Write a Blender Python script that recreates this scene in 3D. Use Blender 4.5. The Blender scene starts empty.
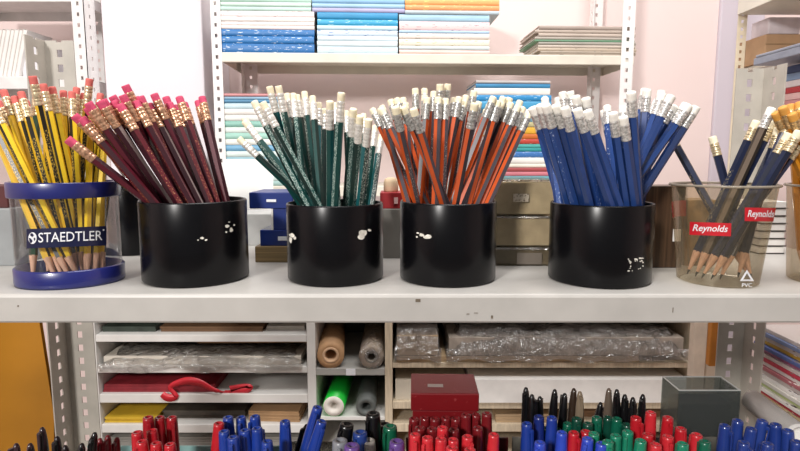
import bpy, bmesh, math, random
import numpy as np
from mathutils import Vector, Matrix, noise as mnoise
random.seed(7)
rng = np.random.default_rng(5)
R_ = math.radians
scene = bpy.context.scene
COL = scene.collection

# ------------------------------------------------------------------ camera model (800 x 451 frame)
F = 560.0; PITCH = R_(7.0); ZS = 1.20; ZC = ZS + 0.105
CP, SP = math.cos(PITCH), math.sin(PITCH)
def ray(px, py):
    dx = (px - 400.0) / F; dy = (225.5 - py) / F
    k = CP + dy * SP
    return dx / k, (-SP + dy * CP) / k
def P(px, py, Y):
    a, b = ray(px, py); return Vector((a * Y, Y, ZC + b * Y))
def zat(py, Y): return ZC + ray(400, py)[1] * Y
def Yat(py, z): return (z - ZC) / ray(400, py)[1]
def depth(Y, z): return Y * CP + (ZC - z) * SP
def xat(px, Y, z): return (px - 400.0) * depth(Y, z) / F
def proj(p):
    c = depth(p[1], p[2]); v = (p[2] - ZC) * CP + p[1] * SP
    return 400 + F * p[0] / c, 225.5 - F * v / c

# ------------------------------------------------------------------ materials
MATS = {}
def srgb(c):
    if isinstance(c, str):
        c = [int(c[i:i + 2], 16) / 255 for i in (0, 2, 4)]
    return tuple((x / 12.92 if x <= .04045 else ((x + .055) / 1.055) ** 2.4) for x in c)
def newmat(name):
    m = bpy.data.materials.new(name); m.use_nodes = True
    return m, m.node_tree, m.node_tree.nodes['Principled BSDF']
def mat(name, col, rough=.5, metal=0., vary=.06, scale=40., bump=0., coat=0., spec=.5, trans=0., stretch=(1, 1, 1)):
    """plain procedural surface: base colour broken up by soft noise, optional bump"""
    if name in MATS: return MATS[name]
    m, nt, b = newmat(name); L = nt.links
    c = srgb(col)
    tc = nt.nodes.new('ShaderNodeTexCoord'); mp = nt.nodes.new('ShaderNodeMapping')
    mp.inputs['Scale'].default_value = stretch
    L.new(tc.outputs['Object'], mp.inputs['Vector'])
    nz = nt.nodes.new('ShaderNodeTexNoise'); nz.inputs['Scale'].default_value = scale; nz.inputs['Detail'].default_value = 4
    L.new(mp.outputs[0], nz.inputs['Vector'])
    rp = nt.nodes.new('ShaderNodeValToRGB')
    rp.color_ramp.elements[0].position = .3; rp.color_ramp.elements[1].position = .7
    rp.color_ramp.elements[0].color = (*[max(0, x * (1 - vary * 2)) for x in c], 1)
    rp.color_ramp.elements[1].color = (*[min(1, x * (1 + vary)) for x in c], 1)
    L.new(nz.outputs['Fac'], rp.inputs[0]); L.new(rp.outputs[0], b.inputs['Base Color'])
    b.inputs['Roughness'].default_value = rough; b.inputs['Metallic'].default_value = metal
    b.inputs['Coat Weight'].default_value = coat; b.inputs['Specular IOR Level'].default_value = spec
    b.inputs['Transmission Weight'].default_value = trans
    if bump:
        bp = nt.nodes.new('ShaderNodeBump'); bp.inputs['Strength'].default_value = bump; bp.inputs['Distance'].default_value = .002
        L.new(nz.outputs['Fac'], bp.inputs['Height']); L.new(bp.outputs[0], b.inputs['Normal'])
    MATS[name] = m; return m
def printmat(name, base, ink, freq=(60, 60, 300), thr=.55, zr=None, axis=2, rough=.35, metal=0., coat=0.):
    """surface printed with broken marks of ink (unreadably small lettering)"""
    if name in MATS: return MATS[name]
    m, nt, b = newmat(name); L = nt.links
    tc = nt.nodes.new('ShaderNodeTexCoord'); mp = nt.nodes.new('ShaderNodeMapping')
    mp.inputs['Scale'].default_value = freq
    L.new(tc.outputs['Object'], mp.inputs['Vector'])
    nz = nt.nodes.new('ShaderNodeTexNoise'); nz.inputs['Scale'].default_value = 1.; nz.inputs['Detail'].default_value = 3
    L.new(mp.outputs[0], nz.inputs['Vector'])
    gt = nt.nodes.new('ShaderNodeMath'); gt.operation = 'GREATER_THAN'; gt.inputs[1].default_value = thr
    L.new(nz.outputs['Fac'], gt.inputs[0]); fac = gt.outputs[0]
    if zr:
        sp = nt.nodes.new('ShaderNodeSeparateXYZ'); L.new(tc.outputs['Object'], sp.inputs[0])
        acc = fac
        for lo, hi in [zr]:
            a = nt.nodes.new('ShaderNodeMath'); a.operation = 'GREATER_THAN'; a.inputs[1].default_value = lo
            c = nt.nodes.new('ShaderNodeMath'); c.operation = 'LESS_THAN'; c.inputs[1].default_value = hi
            L.new(sp.outputs[axis], a.inputs[0]); L.new(sp.outputs[axis], c.inputs[0])
            mu = nt.nodes.new('ShaderNodeMath'); mu.operation = 'MULTIPLY'
            L.new(a.outputs[0], mu.inputs[0]); L.new(c.outputs[0], mu.inputs[1])
            m2 = nt.nodes.new('ShaderNodeMath'); m2.operation = 'MULTIPLY'
            L.new(mu.outputs[0], m2.inputs[0]); L.new(acc, m2.inputs[1]); acc = m2.outputs[0]
        fac = acc
    mx = nt.nodes.new('ShaderNodeMix'); mx.data_type = 'RGBA'
    mx.inputs[6].default_value = (*srgb(base), 1); mx.inputs[7].default_value = (*srgb(ink), 1)
    L.new(fac, mx.inputs[0]); L.new(mx.outputs[2], b.inputs['Base Color'])
    b.inputs['Roughness'].default_value = rough; b.inputs['Metallic'].default_value = metal; b.inputs['Coat Weight'].default_value = coat
    MATS[name] = m; return m
def clearmat(name, tint, opac=.1, rough=.08, haze=(.8, .8, .8), refl=.55, crinkle=0., base=0.):
    """thin clear plastic: sees through, reflects at the edges, faint haze"""
    if name in MATS: return MATS[name]
    m, nt, b = newmat(name); L = nt.links; nt.nodes.remove(b)
    out = nt.nodes['Material Output']
    tr = nt.nodes.new('ShaderNodeBsdfTransparent'); tr.inputs[0].default_value = (*srgb(tint), 1)
    gl = nt.nodes.new('ShaderNodeBsdfGlossy'); gl.inputs['Roughness'].default_value = rough
    df = nt.nodes.new('ShaderNodeBsdfDiffuse'); df.inputs[0].default_value = (*srgb(haze), 1)
    fr = nt.nodes.new('ShaderNodeFresnel'); fr.inputs[0].default_value = 1.45
    nz = nt.nodes.new('ShaderNodeTexNoise'); nz.inputs['Scale'].default_value = 60
    mm = nt.nodes.new('ShaderNodeMath'); mm.operation = 'MULTIPLY'; mm.inputs[1].default_value = opac * 2
    L.new(nz.outputs['Fac'], mm.inputs[0])
    a = nt.nodes.new('ShaderNodeMixShader'); c = nt.nodes.new('ShaderNodeMixShader')
    L.new(mm.outputs[0], a.inputs[0]); L.new(tr.outputs[0], a.inputs[1]); L.new(df.outputs[0], a.inputs[2])
    fm = nt.nodes.new('ShaderNodeMath'); fm.operation = 'MULTIPLY'; fm.inputs[1].default_value = refl; L.new(fr.outputs[0], fm.inputs[0])
    if base:
        fa = nt.nodes.new('ShaderNodeMath'); fa.operation = 'ADD'; fa.inputs[1].default_value = base; fa.use_clamp = True; L.new(fm.outputs[0], fa.inputs[0]); fm = fa
    if crinkle:
        n2 = nt.nodes.new('ShaderNodeTexNoise'); n2.inputs['Scale'].default_value = 45; n2.inputs['Detail'].default_value = 3; n2.inputs['Distortion'].default_value = 1.5
        tcn = nt.nodes.new('ShaderNodeTexCoord'); L.new(tcn.outputs['Object'], n2.inputs['Vector']); L.new(tcn.outputs['Object'], nz.inputs['Vector'])
        bp = nt.nodes.new('ShaderNodeBump'); bp.inputs['Strength'].default_value = crinkle; bp.inputs['Distance'].default_value = .02
        L.new(n2.outputs['Fac'], bp.inputs['Height']); L.new(bp.outputs[0], gl.inputs['Normal']); L.new(bp.outputs[0], fr.inputs['Normal'])
    L.new(fm.outputs[0], c.inputs[0]); L.new(a.outputs[0], c.inputs[1]); L.new(gl.outputs[0], c.inputs[2])
    L.new(c.outputs[0], out.inputs[0]); MATS[name] = m; return m

# ------------------------------------------------------------------ mesh builder
class MB:
    def __init__(s): s.v = []; s.f = []; s.m = []; s.sm = []
    def add(s, vs, fs, mi=0, smooth=False):
        o = len(s.v); s.v += [tuple(v) for v in vs]
        for f in fs: s.f.append(tuple(i + o for i in f)); s.m.append(mi); s.sm.append(smooth)
        return s
    def box(s, x0, x1, y0, y1, z0, z1, mi=0, b=0., M=None):
        if b > 0:
            bm = bmesh.new(); bmesh.ops.create_cube(bm, size=1)
            for v in bm.verts: v.co = ((x0 + x1) / 2 + v.co.x * (x1 - x0), (y0 + y1) / 2 + v.co.y * (y1 - y0), (z0 + z1) / 2 + v.co.z * (z1 - z0))
            bmesh.ops.bevel(bm, geom=list(bm.edges), offset=b, segments=2, profile=.5, affect='EDGES')
            s.bm(bm, mi, M); return s
        vs = [(x, y, z) for z in (z0, z1) for y in (y0, y1) for x in (x0, x1)]
        if M: vs = [M @ Vector(v) for v in vs]
        return s.add(vs, [(0, 2, 3, 1), (4, 5, 7, 6), (0, 1, 5, 4), (2, 6, 7, 3), (0, 4, 6, 2), (1, 3, 7, 5)], mi)
    def bm(s, bm, mi=0, M=None, smooth=False):
        bm.verts.index_update()
        vs = [(M @ v.co) if M else v.co.copy() for v in bm.verts]
        s.add(vs, [[v.index for v in f.verts] for f in bm.faces], mi, smooth); bm.free(); return s
    def lathe(s, prof, n=32, mi=0, sx=1., sy=1., rot=0., c=(0, 0, 0), smooth=True, close=False, M=None):
        vs = []; fs = []; k = len(prof); cr, sr = math.cos(rot), math.sin(rot)
        for r, z in prof:
            for j in range(n):
                a = 2 * math.pi * j / n; x, y = r * sx * math.cos(a), r * sy * math.sin(a)
                p = Vector((c[0] + x * cr - y * sr, c[1] + x * sr + y * cr, c[2] + z)); vs.append(M @ p if M else p)
        for i in range(k if close else k - 1):
            for j in range(n):
                a0 = i * n + j; a1 = i * n + (j + 1) % n; i2 = (i + 1) % k
                fs.append((a0, a1, i2 * n + (j + 1) % n, i2 * n + j))
        return s.add(vs, fs, mi, smooth)
    def disc(s, r, z, n=32, mi=0, up=True, sx=1., sy=1., rot=0., c=(0, 0, 0), M=None):
        cr, sr = math.cos(rot), math.sin(rot); vs = []
        for j in range(n):
            a = 2 * math.pi * j / n; x, y = r * sx * math.cos(a), r * sy * math.sin(a)
            p = Vector((c[0] + x * cr - y * sr, c[1] + x * sr + y * cr, c[2] + z)); vs.append(M @ p if M else p)
        f = tuple(range(n)); return s.add(vs, [f if up else f[::-1]], mi)
    def grid(s, fn, nu, nv, mi=0, smooth=True):
        vs = [fn(i / nu, j / nv) for j in range(nv + 1) for i in range(nu + 1)]
        fs = [(j * (nu + 1) + i, j * (nu + 1) + i + 1, (j + 1) * (nu + 1) + i + 1, (j + 1) * (nu + 1) + i) for j in range(nv) for i in range(nu)]
        return s.add(vs, fs, mi, smooth)
    def build(s, name, mats, parent=None, world=False):
        """one mesh object; with world=True the points were given in world space and the parent is unrotated"""
        me = bpy.data.meshes.new(name)
        off = Vector(parent.location) if (parent is not None and world) else Vector((0, 0, 0))
        me.from_pydata([Vector(v) - off for v in s.v], [], s.f)
        for m in (mats if isinstance(mats, (list, tuple)) else [mats]): me.materials.append(m)
        me.polygons.foreach_set('material_index', s.m); me.polygons.foreach_set('use_smooth', s.sm)
        me.update()
        o = bpy.data.objects.new(name, me); COL.objects.link(o)
        if parent is not None: o.parent = parent
        return o
def tag(o, label=None, cat=None, group=None, kind=None):
    if label: o['label'] = label
    if cat: o['category'] = cat
    if group: o['group'] = group
    if kind: o['kind'] = kind
    return o
def thing(name, label, cat, loc=(0, 0, 0), group=None, rotz=0.):
    o = bpy.data.objects.new(name, None); COL.objects.link(o); o.empty_display_size = .02
    o.location = loc; o.rotation_euler = (0, 0, rotz)
    return tag(o, label, cat, group)
def copy_tree(o, parent=None):
    c = o.copy(); COL.objects.link(c)
    if parent is not None: c.parent = parent
    for ch in list(KIDS.get(o.name, o.children)): copy_tree(ch, c)
    return c
KIDS = {}
ONES = ['', 'first', 'second', 'third', 'fourth', 'fifth', 'sixth', 'seventh', 'eighth', 'ninth', 'tenth', 'eleventh', 'twelfth', 'thirteenth', 'fourteenth', 'fifteenth', 'sixteenth', 'seventeenth', 'eighteenth', 'nineteenth']
def ordinal(n):
    if n < 20: return ONES[n]
    t = {2: ('twentieth', 'twenty'), 3: ('thirtieth', 'thirty'), 4: ('fortieth', 'forty'), 5: ('fiftieth', 'fifty')}[n // 10]
    return t[0] if n % 10 == 0 else t[1] + '-' + ONES[n % 10]

# ------------------------------------------------------------------ common materials
M_WALL = mat('wall_paint', 'ecd9d5', .9, vary=.02, scale=3, bump=.03)
M_PILLAR = mat('pillar_paint', 'e6e1e6', .9, vary=.02, scale=3)
M_FLOOR = mat('floor_tile', '9a9288', .6, vary=.08, scale=6)
M_SHELF = mat('painted_steel', 'b6b3ae', .42, vary=.05, scale=25, bump=.03)
M_POST = mat('post_grey', 'b4aea4', .5, vary=.07, scale=30)
M_POSTW = mat('post_white', 'eceae8', .5, vary=.04, scale=30)
M_BOARD = mat('white_laminate', 'd8d6d2', .5, vary=.04, scale=20)
M_GREYBOARD = mat('grey_laminate', 'a7a6a1', .5, vary=.05, scale=20)
M_WOODEDGE = mat('pale_wood_edge', 'cdbda4', .6, vary=.1, scale=30, stretch=(8, 8, 1))
M_CREAM = mat('cream_shelf', 'ded8ca', .5, vary=.04, scale=20)
M_BLACK = mat('black_plastic', '0b0b0e', .26, vary=.1, scale=30, bump=.012, spec=.24)
M_RESIDUE = mat('sticker_paper', 'e6e2d6', .8, vary=.2, scale=200)
M_WHITE = mat('white_paper', 'efece8', .75, vary=.04, scale=30)
M_CLEAR = clearmat('clear_plastic', 'fafafa', .025)
M_SMOKE = clearmat('smoky_plastic', 'efe9dc', .085, haze=(.80, .74, .62), refl=.45)
M_FILM = clearmat('cellophane', 'f2f0ee', .10, .2, haze=(.92, .9, .88), refl=1.4, crinkle=.8, base=.10)
M_NAVY = mat('navy_plastic', '1d2368', .3, vary=.06, scale=40, coat=.3)

# ------------------------------------------------------------------ room
def struct(name, mb, m, parent=None):
    o = mb.build(name, m, parent)
    if parent is None: o['kind'] = 'structure'
    return o
YW = 1.68
struct('floor', MB().box(-2.2, 2.2, -2.6, YW + .1, -.05, 0), M_FLOOR)
struct('wall_back', MB().box(-2.2, 2.2, YW, YW + .1, 0, 2.9), M_WALL)
struct('wall_left', MB().box(-2.3, -2.2, -2.6, YW + .1, 0, 2.9), M_WALL)
struct('wall_right', MB().box(2.2, 2.3, -2.6, YW + .1, 0, 2.9), M_WALL)
xa, xb = xat(105, 1.46, ZC + .2), xat(204, 1.46, ZC + .2)
struct('trim_1', MB().box(xa, xb, 1.46, YW, 0, 2.9, b=.004), M_PILLAR)
xa, xb = xat(716, 1.665, ZC + .2), xat(760, 1.665, ZC + .2)
struct('trim_2', MB().box(xa, xb, 1.665, YW, 0, 2.9, b=.004), mat('lilac_paint', 'cfc6cf', .9, vary=.02, scale=3))

# ------------------------------------------------------------------ slotted posts and shelving
def slotted(mb, p0, du, w, z0, z1, pitch=.019, hole=(.007, .0095), t=.0016, nrm=None, off=.5):
    """a flat steel strip of width w along du from p0, pierced by a column of slots"""
    du = Vector(du); n = Vector(nrm)
    ha, hb = w * off - hole[0] / 2, w * off + hole[0] / 2
    def slab(a, b, za, zb):
        q = [p0 + du * a, p0 + du * b]
        vs = []
        for z in (za, zb):
            for u in q:
                for k in (0, t): vs.append(Vector((u.x, u.y, z)) + n * k)
        mb.add(vs, [(0, 2, 3, 1), (4, 5, 7, 6), (0, 4, 6, 2), (1, 3, 7, 5), (0, 1, 5, 4), (2, 6, 7, 3)])
    slab(0, ha, z0, z1); slab(hb, w, z0, z1)
    z = z0
    while z < z1:
        slab(ha, hb, z, min(z1, z + pitch - hole[1])); z += pitch
def lpost(corner, du, dv, w1, w2, z0, z1, name, m, parent, **k):
    mb = MB(); c = Vector((corner[0], corner[1], 0))
    slotted(mb, c, du, w1, z0, z1, nrm=(0, 1, 0), **k)
    slotted(mb, c, dv, w2, z0, z1, nrm=(-1 if du[0] > 0 else 1, 0, 0), **k)
    return mb.build(name, m, parent, world=True)
def shelf_panel(mb, x0, x1, y0, y1, z, lip, t=.002):
    """folded steel shelf: flat top, front and back lips turned down, small return, rounded front edge"""
    prof = [(y0 + .012, z - lip + .0015), (y0 + .0012, z - lip), (y0, z - lip + .0015), (y0, z - .0025), (y0 + .0008, z - .0008), (y0 + .0026, z),
            (y1 - .002, z), (y1, z - .002), (y1, z - lip)]
    inner = [(y1 - t, z - lip), (y1 - t, z - t), (y0 + t, z - t), (y0 + t, z - lip + t), (y0 + .012, z - lip + t + .001)]
    loop = prof + inner; n = len(loop)
    vs = [(x, y, zz) for x in (x0, x1) for y, zz in loop]
    fs = [(i, (i + 1) % n, n + (i + 1) % n, n + i) for i in range(n)]
    mb.add(vs, [f[::-1] for f in fs])
    mb.box(x0, x0 + t, y0 + .001, y1 - .001, z - lip, z - .001); mb.box(x1 - t, x1, y0 + .001, y1 - .001, z - lip, z - .001)
YF = Yat(294.5, ZS); YB = .752
LIP = ZS - zat(323.0, YF)
ZL = ZC - .425
unit = thing('shelving_unit', 'grey white slotted steel shelving unit carrying the pencil cups', 'shelves', (0, .6, 0))
mb = MB(); shelf_panel(mb, -.452, .452, YF, YB, ZS, LIP); o = mb.build('shelf_panel', M_SHELF, unit, world=True)
mb = MB(); shelf_panel(mb, -.452, .452, YF, YB, ZL, LIP); mb.build('shelf_panel', M_SHELF, unit, world=True)
xl = xat(67, YB + .004, 1.05); xr = xat(743, YB + .004, 1.05)
lpost((xl, YB + .003), (1, 0, 0), (0, -1, 0), .038, .038, 0, zat(40, YB), 'upright', M_POST, unit)
lpost((xr, YB + .003), (-1, 0, 0), (0, -1, 0), .036, .042, 0, zat(68, YB), 'upright', M_POST, unit)
lpost((xl, YF - .002 + .04), (1, 0, 0), (0, -1, 0), .001, .038, 0, 0.9, 'upright', M_POST, unit)
lpost((xr, YF - .002 + .04), (-1, 0, 0), (0, -1, 0), .001, .038, 0, 0.9, 'upright', M_POST, unit)
# chips in the paint of the front lip
for px, py, w, h in ((418, 300.5, 5, 3), (673, 310, 1, 5), (468, 314, 3, .8), (492, 317, 2, 3), (18, 306, 1.5, 1.2), (476, 313, 4, .6)):
    a = P(px - w / 2, py + h / 2, YF - .0002); b = P(px + w / 2, py - h / 2, YF - .0002)
    tag(MB().box(a.x, b.x, YF - .0003, YF + .0002, a.z, b.z).build('paint_chip', mat('bare_steel', '6a5f50', .7, vary=.2, scale=300), unit, world=True), 'dark chip in the paint of the front lip')

# ------------------------------------------------------------------ cups
def cup_geo(pxl, pxr, pyb, pyt, taper=1.):
    """centre, radius and height of a round cup from its picture outline (tangent sight lines at the rim)"""
    Yf = Yat(pyb, ZS); r = .042
    al, ar = math.atan(ray(pxl, pyt)[0]), math.atan(ray(pxr, pyt)[0]); am, hf = (al + ar) / 2, (ar - al) / 2
    for _ in range(12):
        Yc = Yf + r * taper; d = Yc / math.cos(am); r = d * math.sin(hf)
    Yc = Yf + r * taper; cx = Yc * math.tan(am); zt = zat(pyt, Yc - r)
    return dict(cx=cx, cy=Yc, r=r, h=zt - ZS, a=r, b=r, rot=0., rb=r * taper)
CUPS = {
    'maroon': cup_geo(137, 247, 289, 203.5), 'green': cup_geo(286, 383, 288, 206.5),
    'orange': cup_geo(400, 497, 288.5, 204.5), 'blue': cup_geo(550, 656, 290, 206.5),
    'navy': cup_geo(671, 780, 289, 186.5, .79), 'amber': cup_geo(786, 892, 289, 187, .85),
}
def cyl_hit(g, px, py):
    """angle and height where the sight line of a pixel meets the near side of a cup"""
    ax, az = ray(px, py); lo = None
    r = g['r']
    for _ in range(5):
        A = ax * ax + 1; B = -2 * (ax * g['cx'] + g['cy']); C = g['cx'] ** 2 + g['cy'] ** 2 - r * r
        D = max(0, B * B - 4 * A * C); Y = (-B - math.sqrt(D)) / (2 * A)
        z = ZC + az * Y; r = rad_at(g, z)
    return math.atan2(Y - g['cy'], ax * Y - g['cx']), z
def rad_at(g, z):
    t = min(1, max(0, (z - ZS) / g['h'])); return g['rb'] + (g['r'] - g['rb']) * t
def on_cyl(g, th, z, lift=.0003):
    r = rad_at(g, z) + lift
    return Vector((g['cx'] + r * math.cos(th), g['cy'] + r * math.sin(th), z))
def black_cup(g, label, chips=(), group='black pencil cups on the shelf'):
    r, h = g['r'], g['h']
    t = thing('pencil_cup', label, 'cup', (g['cx'], g['cy'], ZS), group)
    prof = [(r - .0035, 0), (r - .001, .0006), (r, .002), (r, h - .0012), (r - .0006, h), (r - .0016, h), (r - .0022, h - .0012), (r - .0022, .003), (.0005, .003)]
    mb = MB(); mb.lathe(prof, 72); mb.disc(r - .0035, 0, 72, up=False); mb.build('cup_body', M_BLACK, t)
    for cl in chips:
        mb = MB()
        for px, py, w, hh in cl:
            th0, z0 = cyl_hit(g, px, py); n = 9; c = on_cyl(g, th0, z0) - t.location
            pts = []
            for k in range(n):
                a = 2 * math.pi * k / n; rr = random.uniform(.65, 1.15)
                th, z = cyl_hit(g, px + w / 2 * rr * math.cos(a), py + hh / 2 * rr * math.sin(a)); pts.append(on_cyl(g, th, z) - t.location)
            mb.add([c] + pts, [(0, 1 + (k + 1) % n, 1 + k) for k in range(n)])
        tag(mb.build('sticker_residue', M_RESIDUE, t), 'torn remains of a white sticker')
    return t
black_cup(CUPS['maroon'], 'black cup holding the maroon pencils with pink erasers',
    ([(202, 238, 5, 3), (206, 240, 3, 2), (198, 240, 2, 1.5)], [(227, 226, 5, 4), (231, 230, 4, 5), (226, 232, 2, 2), (234, 225, 2, 2), (229, 222, 2, 1)]))
black_cup(CUPS['green'], 'black cup holding the dark green striped pencils',
    ([(292, 235, 6, 5), (291, 240, 4, 7), (295, 238, 3, 3)], [(363, 233, 10, 9), (361, 237, 8, 5), (369, 230, 4, 3)]))
black_cup(CUPS['orange'], 'black cup holding the orange and grey striped pencils',
    ([(418, 233, 4, 2), (427, 237, 9, 5), (422, 235, 6, 4), (417, 237, 2, 2)],))
black_cup(CUPS['blue'], 'black cup holding the plain blue pencils',
    ([(626 + random.uniform(0, 17), 271 - random.uniform(0, 13), random.uniform(1, 3.2), random.uniform(.8, 2)) for _ in range(22)],))
gb = cup_geo(104, 186, 256.5, 189); gb['cx'] = xat(139, gb['cy'], ZS)
black_cup(gb, 'empty black cup standing behind the maroon pencils and the clear tub', group=None)

# ------------------------------------------------------------------ text helper
def text_mesh(body, shear=0., bold=0.):
    cu = bpy.data.curves.new('t', 'FONT'); cu.body = body; cu.size = 1; cu.shear = shear; cu.offset = bold; cu.resolution_u = 3
    cu.align_x = 'LEFT'
    ob = bpy.data.objects.new('t', cu); COL.objects.link(ob); bpy.context.view_layer.update()
    dg = bpy.context.evaluated_depsgraph_get(); me = ob.evaluated_get(dg).to_mesh()
    vs = [(v.co.x, v.co.y) for v in me.vertices]; fs = [tuple(p.vertices) for p in me.polygons]
    ob.evaluated_get(dg).to_mesh_clear(); bpy.data.objects.remove(ob); bpy.data.curves.remove(cu)
    xs = [v[0] for v in vs]; ys = [v[1] for v in vs]
    return vs, fs, (min(xs), max(xs), min(ys), max(ys))
def curved(fn, name, body, box, m, parent, shear=0., bold=0.):
    """lettering laid on a curved surface: fn(px, py) -> point; box = (x0, x1, ytop, ybottom)"""
    vs, fs, bb = text_mesh(body, shear, bold); mb = MB()
    pts = [fn(box[0] + (x - bb[0]) / (bb[1] - bb[0]) * (box[1] - box[0]), box[3] + (y - bb[2]) / (bb[3] - bb[2]) * (box[2] - box[3]), x, y) for x, y in vs]
    mb.add(pts, fs); o = mb.build(name, m, parent, world=True); return o

# ------------------------------------------------------------------ clear oval tub with blue bands
M_SHEET = mat('label_navy', '161b3d', .35, vary=.05, scale=60)
M_LETTER = mat('label_white', 'e9ebef', .5, vary=.02, scale=60)
Yf = Yat(291, ZS); SA, SB, SROT = .0402, .0345, R_(9)
TUB = dict(cx=xat(68.5, Yf + .036, ZS + .03), cy=Yf + .037, a=SA, b=SB, rot=SROT, h=zat(183, Yf + .004) - ZS, r=SA, rb=SA)
tub = thing('pencil_tub', 'clear oval tub with navy bands holding yellow and black pencils', 'cup', (TUB['cx'], TUB['cy'], ZS))
H = TUB['h']; kw = dict(n=80, sx=SA, sy=SB, rot=SROT)
zb1 = .0145; zt0 = H - .0125
mb = MB(); mb.lathe([(1.0, .001), (1.03, .0), (1.045, .002), (1.045, zb1 - .001), (1.02, zb1), (.97, zb1), (.96, .003), (.001, .003)], **kw); mb.disc(1.0, .001, up=False, **kw); mb.build('base_band', M_NAVY, tub)
mb = MB(); mb.lathe([(1.0, zt0), (1.05, zt0), (1.06, zt0 + .001), (1.06, H - .001), (1.045, H), (.98, H), (.965, H - .001), (.965, zt0)], close=True, **kw); mb.build('top_band', M_NAVY, tub)
mb = MB(); mb.lathe([(1.0, zb1 - .004), (1.0, zt0 + .004)], **kw); mb.build('clear_wall', M_CLEAR, tub)
def tub_pt(px, py, lift=1.012):
    """sight line of a pixel on the near side of the oval wall"""
    ax, az = ray(px, py); cr, sr = math.cos(SROT), math.sin(SROT)
    best = None
    for k in range(1, 400):
        Y = TUB['cy'] - .06 + .11 * k / 400; dx, dy = ax * Y - TUB['cx'], Y - TUB['cy']
        u = (dx * cr + dy * sr) / (SA * lift); v = (-dx * sr + dy * cr) / (SB * lift)
        if u * u + v * v <= 1: best = Y; break
    Y = best or TUB['cy']
    return Vector((ax * Y, Y, ZC + az * Y))
# label lies along an arc of the wall: corners read from the picture, then bent over the oval
def tub_label(u, v, lift):
    px = 26.5 + u * 80; tilt = -(u - .5) * 3.0
    return tub_pt(px, 228.5 + v * 19.5 - 1 + tilt, lift)
mb = MB(); mb.grid(lambda u, v: tub_label(u, 1 - v, 1.012), 24, 3); lab = mb.build('label', M_SHEET, tub, world=True)
def lab_letters():
    vs, fs, bb = text_mesh('STAEDTLER', 0, .004); mb = MB(); pts = []
    for x, y in vs:
        u = .148 + (x - bb[0]) / (bb[1] - bb[0]) * .80; v = .72 - (y - bb[2]) / (bb[3] - bb[2]) * .50
        pts.append(tub_label(u, v, 1.022) - tub.location)
    mb.add(pts, fs); o = mb.build('lettering', M_LETTER, lab)
    mb = MB()   # round emblem: white disc with a dark helmeted-head notch
    n = 22; c = tub_label(.075, .48, 1.022) - tub.location
    pts = [tub_label(.075 + .052 * math.cos(6.2832 * k / n), .48 + .30 * math.sin(6.2832 * k / n), 1.022) - tub.location for k in range(n)]
    mb.add([c] + pts, [(0, 1 + k, 1 + (k + 1) % n) for k in range(n)], 0)
    for pts in ([(.045, .25), (.07, .22), (.09, .34), (.072, .42), (.05, .36)], [(.028, .45), (.055, .5), (.075, .62), (.06, .74), (.04, .7)], [(.088, .5), (.104, .44), (.108, .58), (.095, .62)]):
        mb.add([tub_label(u, v, 1.03) - tub.location for u, v in pts], [tuple(range(len(pts)))], 1)
    mb.build('emblem', [M_LETTER, M_SHEET], lab)
    mb = MB(); pts = [tub_label(.962 + .012 * math.cos(6.2832 * k / 8), .2 + .05 * math.sin(6.2832 * k / 8), 1.022) - tub.location for k in range(8)]
    mb.add(pts, [tuple(range(8))]); mb.build('registered_mark', M_LETTER, lab)
lab_letters()

# ------------------------------------------------------------------ clear tapered cups on the right
def clear_cup(g, label, m):
    r, rb, h = g['r'], g['rb'], g['h']
    t = thing('clear_cup', label, 'cup', (g['cx'], g['cy'], ZS))
    mb = MB(); mb.lathe([(rb - .003, 0), (rb, .0015), (r, h - .0005)], 72)
    mb.disc(rb - .003, 0, 72, up=False); mb.build('cup_body', m, t)
    mb = MB(); mb.lathe([(r + .0016, h - .0016), (r + .0022, h - .0008), (r + .0016, h + .0004), (r - .0012, h + .0004), (r - .0018, h - .0008)], 72, close=True)
    mb.build('rim', clearmat('rim_plastic', 'c8bfb0', .35, haze=(.8, .76, .7)), t); return t
G = CUPS['navy']
rc = clear_cup(G, 'clear tapered cup with red name stickers holding navy pencils', M_SMOKE)
M_RED = mat('sticker_red', 'c81f2c', .4, vary=.05, scale=60)
def sticker(cx, cy, w, h, ang, body, name):
    ca, sa = math.cos(ang), math.sin(ang)
    def pt(u, v, lift):
        x, y = (u - .5) * w, (v - .5) * h
        th, z = cyl_hit(G, cx + x * ca - y * sa, cy + x * sa + y * ca); return on_cyl(G, th, z, lift)
    mb = MB(); mb.grid(lambda u, v: pt(u, 1 - v, .0004), 12, 3); o = mb.build(name, M_RED, rc, world=True)
    vs, fs, bb = text_mesh(body, .25, .015); mb = MB()
    mb.add([pt(.08 + (x - bb[0]) / (bb[1] - bb[0]) * .84, .84 - (y - bb[2]) / (bb[3] - bb[2]) * .66, .0009) - rc.location for x, y in vs], fs)
    mb.build('lettering', M_LETTER, o); return o
sticker(710.5, 229, 41, 13, R_(2), 'Reynolds', 'name_sticker')
sticker(760, 214.5, 31, 13.5, R_(1), 'Reynolds', 'name_sticker')
# one on the far side of the cup at left, seen through the wall
def far_sticker():
    def pt(u, v, lift):
        th = R_(158) - u * R_(50); z = ZS + G['h'] * (.80 - .17 * v); r = rad_at(G, z) + lift
        return Vector((G['cx'] + r * math.cos(th), G['cy'] + r * math.sin(th), z))
    mb = MB(); mb.grid(lambda u, v: pt(u, v, .0004), 12, 3); o = mb.build('name_sticker', M_RED, rc, world=True)
    vs, fs, bb = text_mesh('Reynolds', .25, .015); mb = MB()
    mb.add([pt(.92 - (x - bb[0]) / (bb[1] - bb[0]) * .84, .84 - (y - bb[2]) / (bb[3] - bb[2]) * .66, .0009) - rc.location for x, y in vs], fs)
    mb.build('lettering', M_LETTER, o)
far_sticker()
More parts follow.
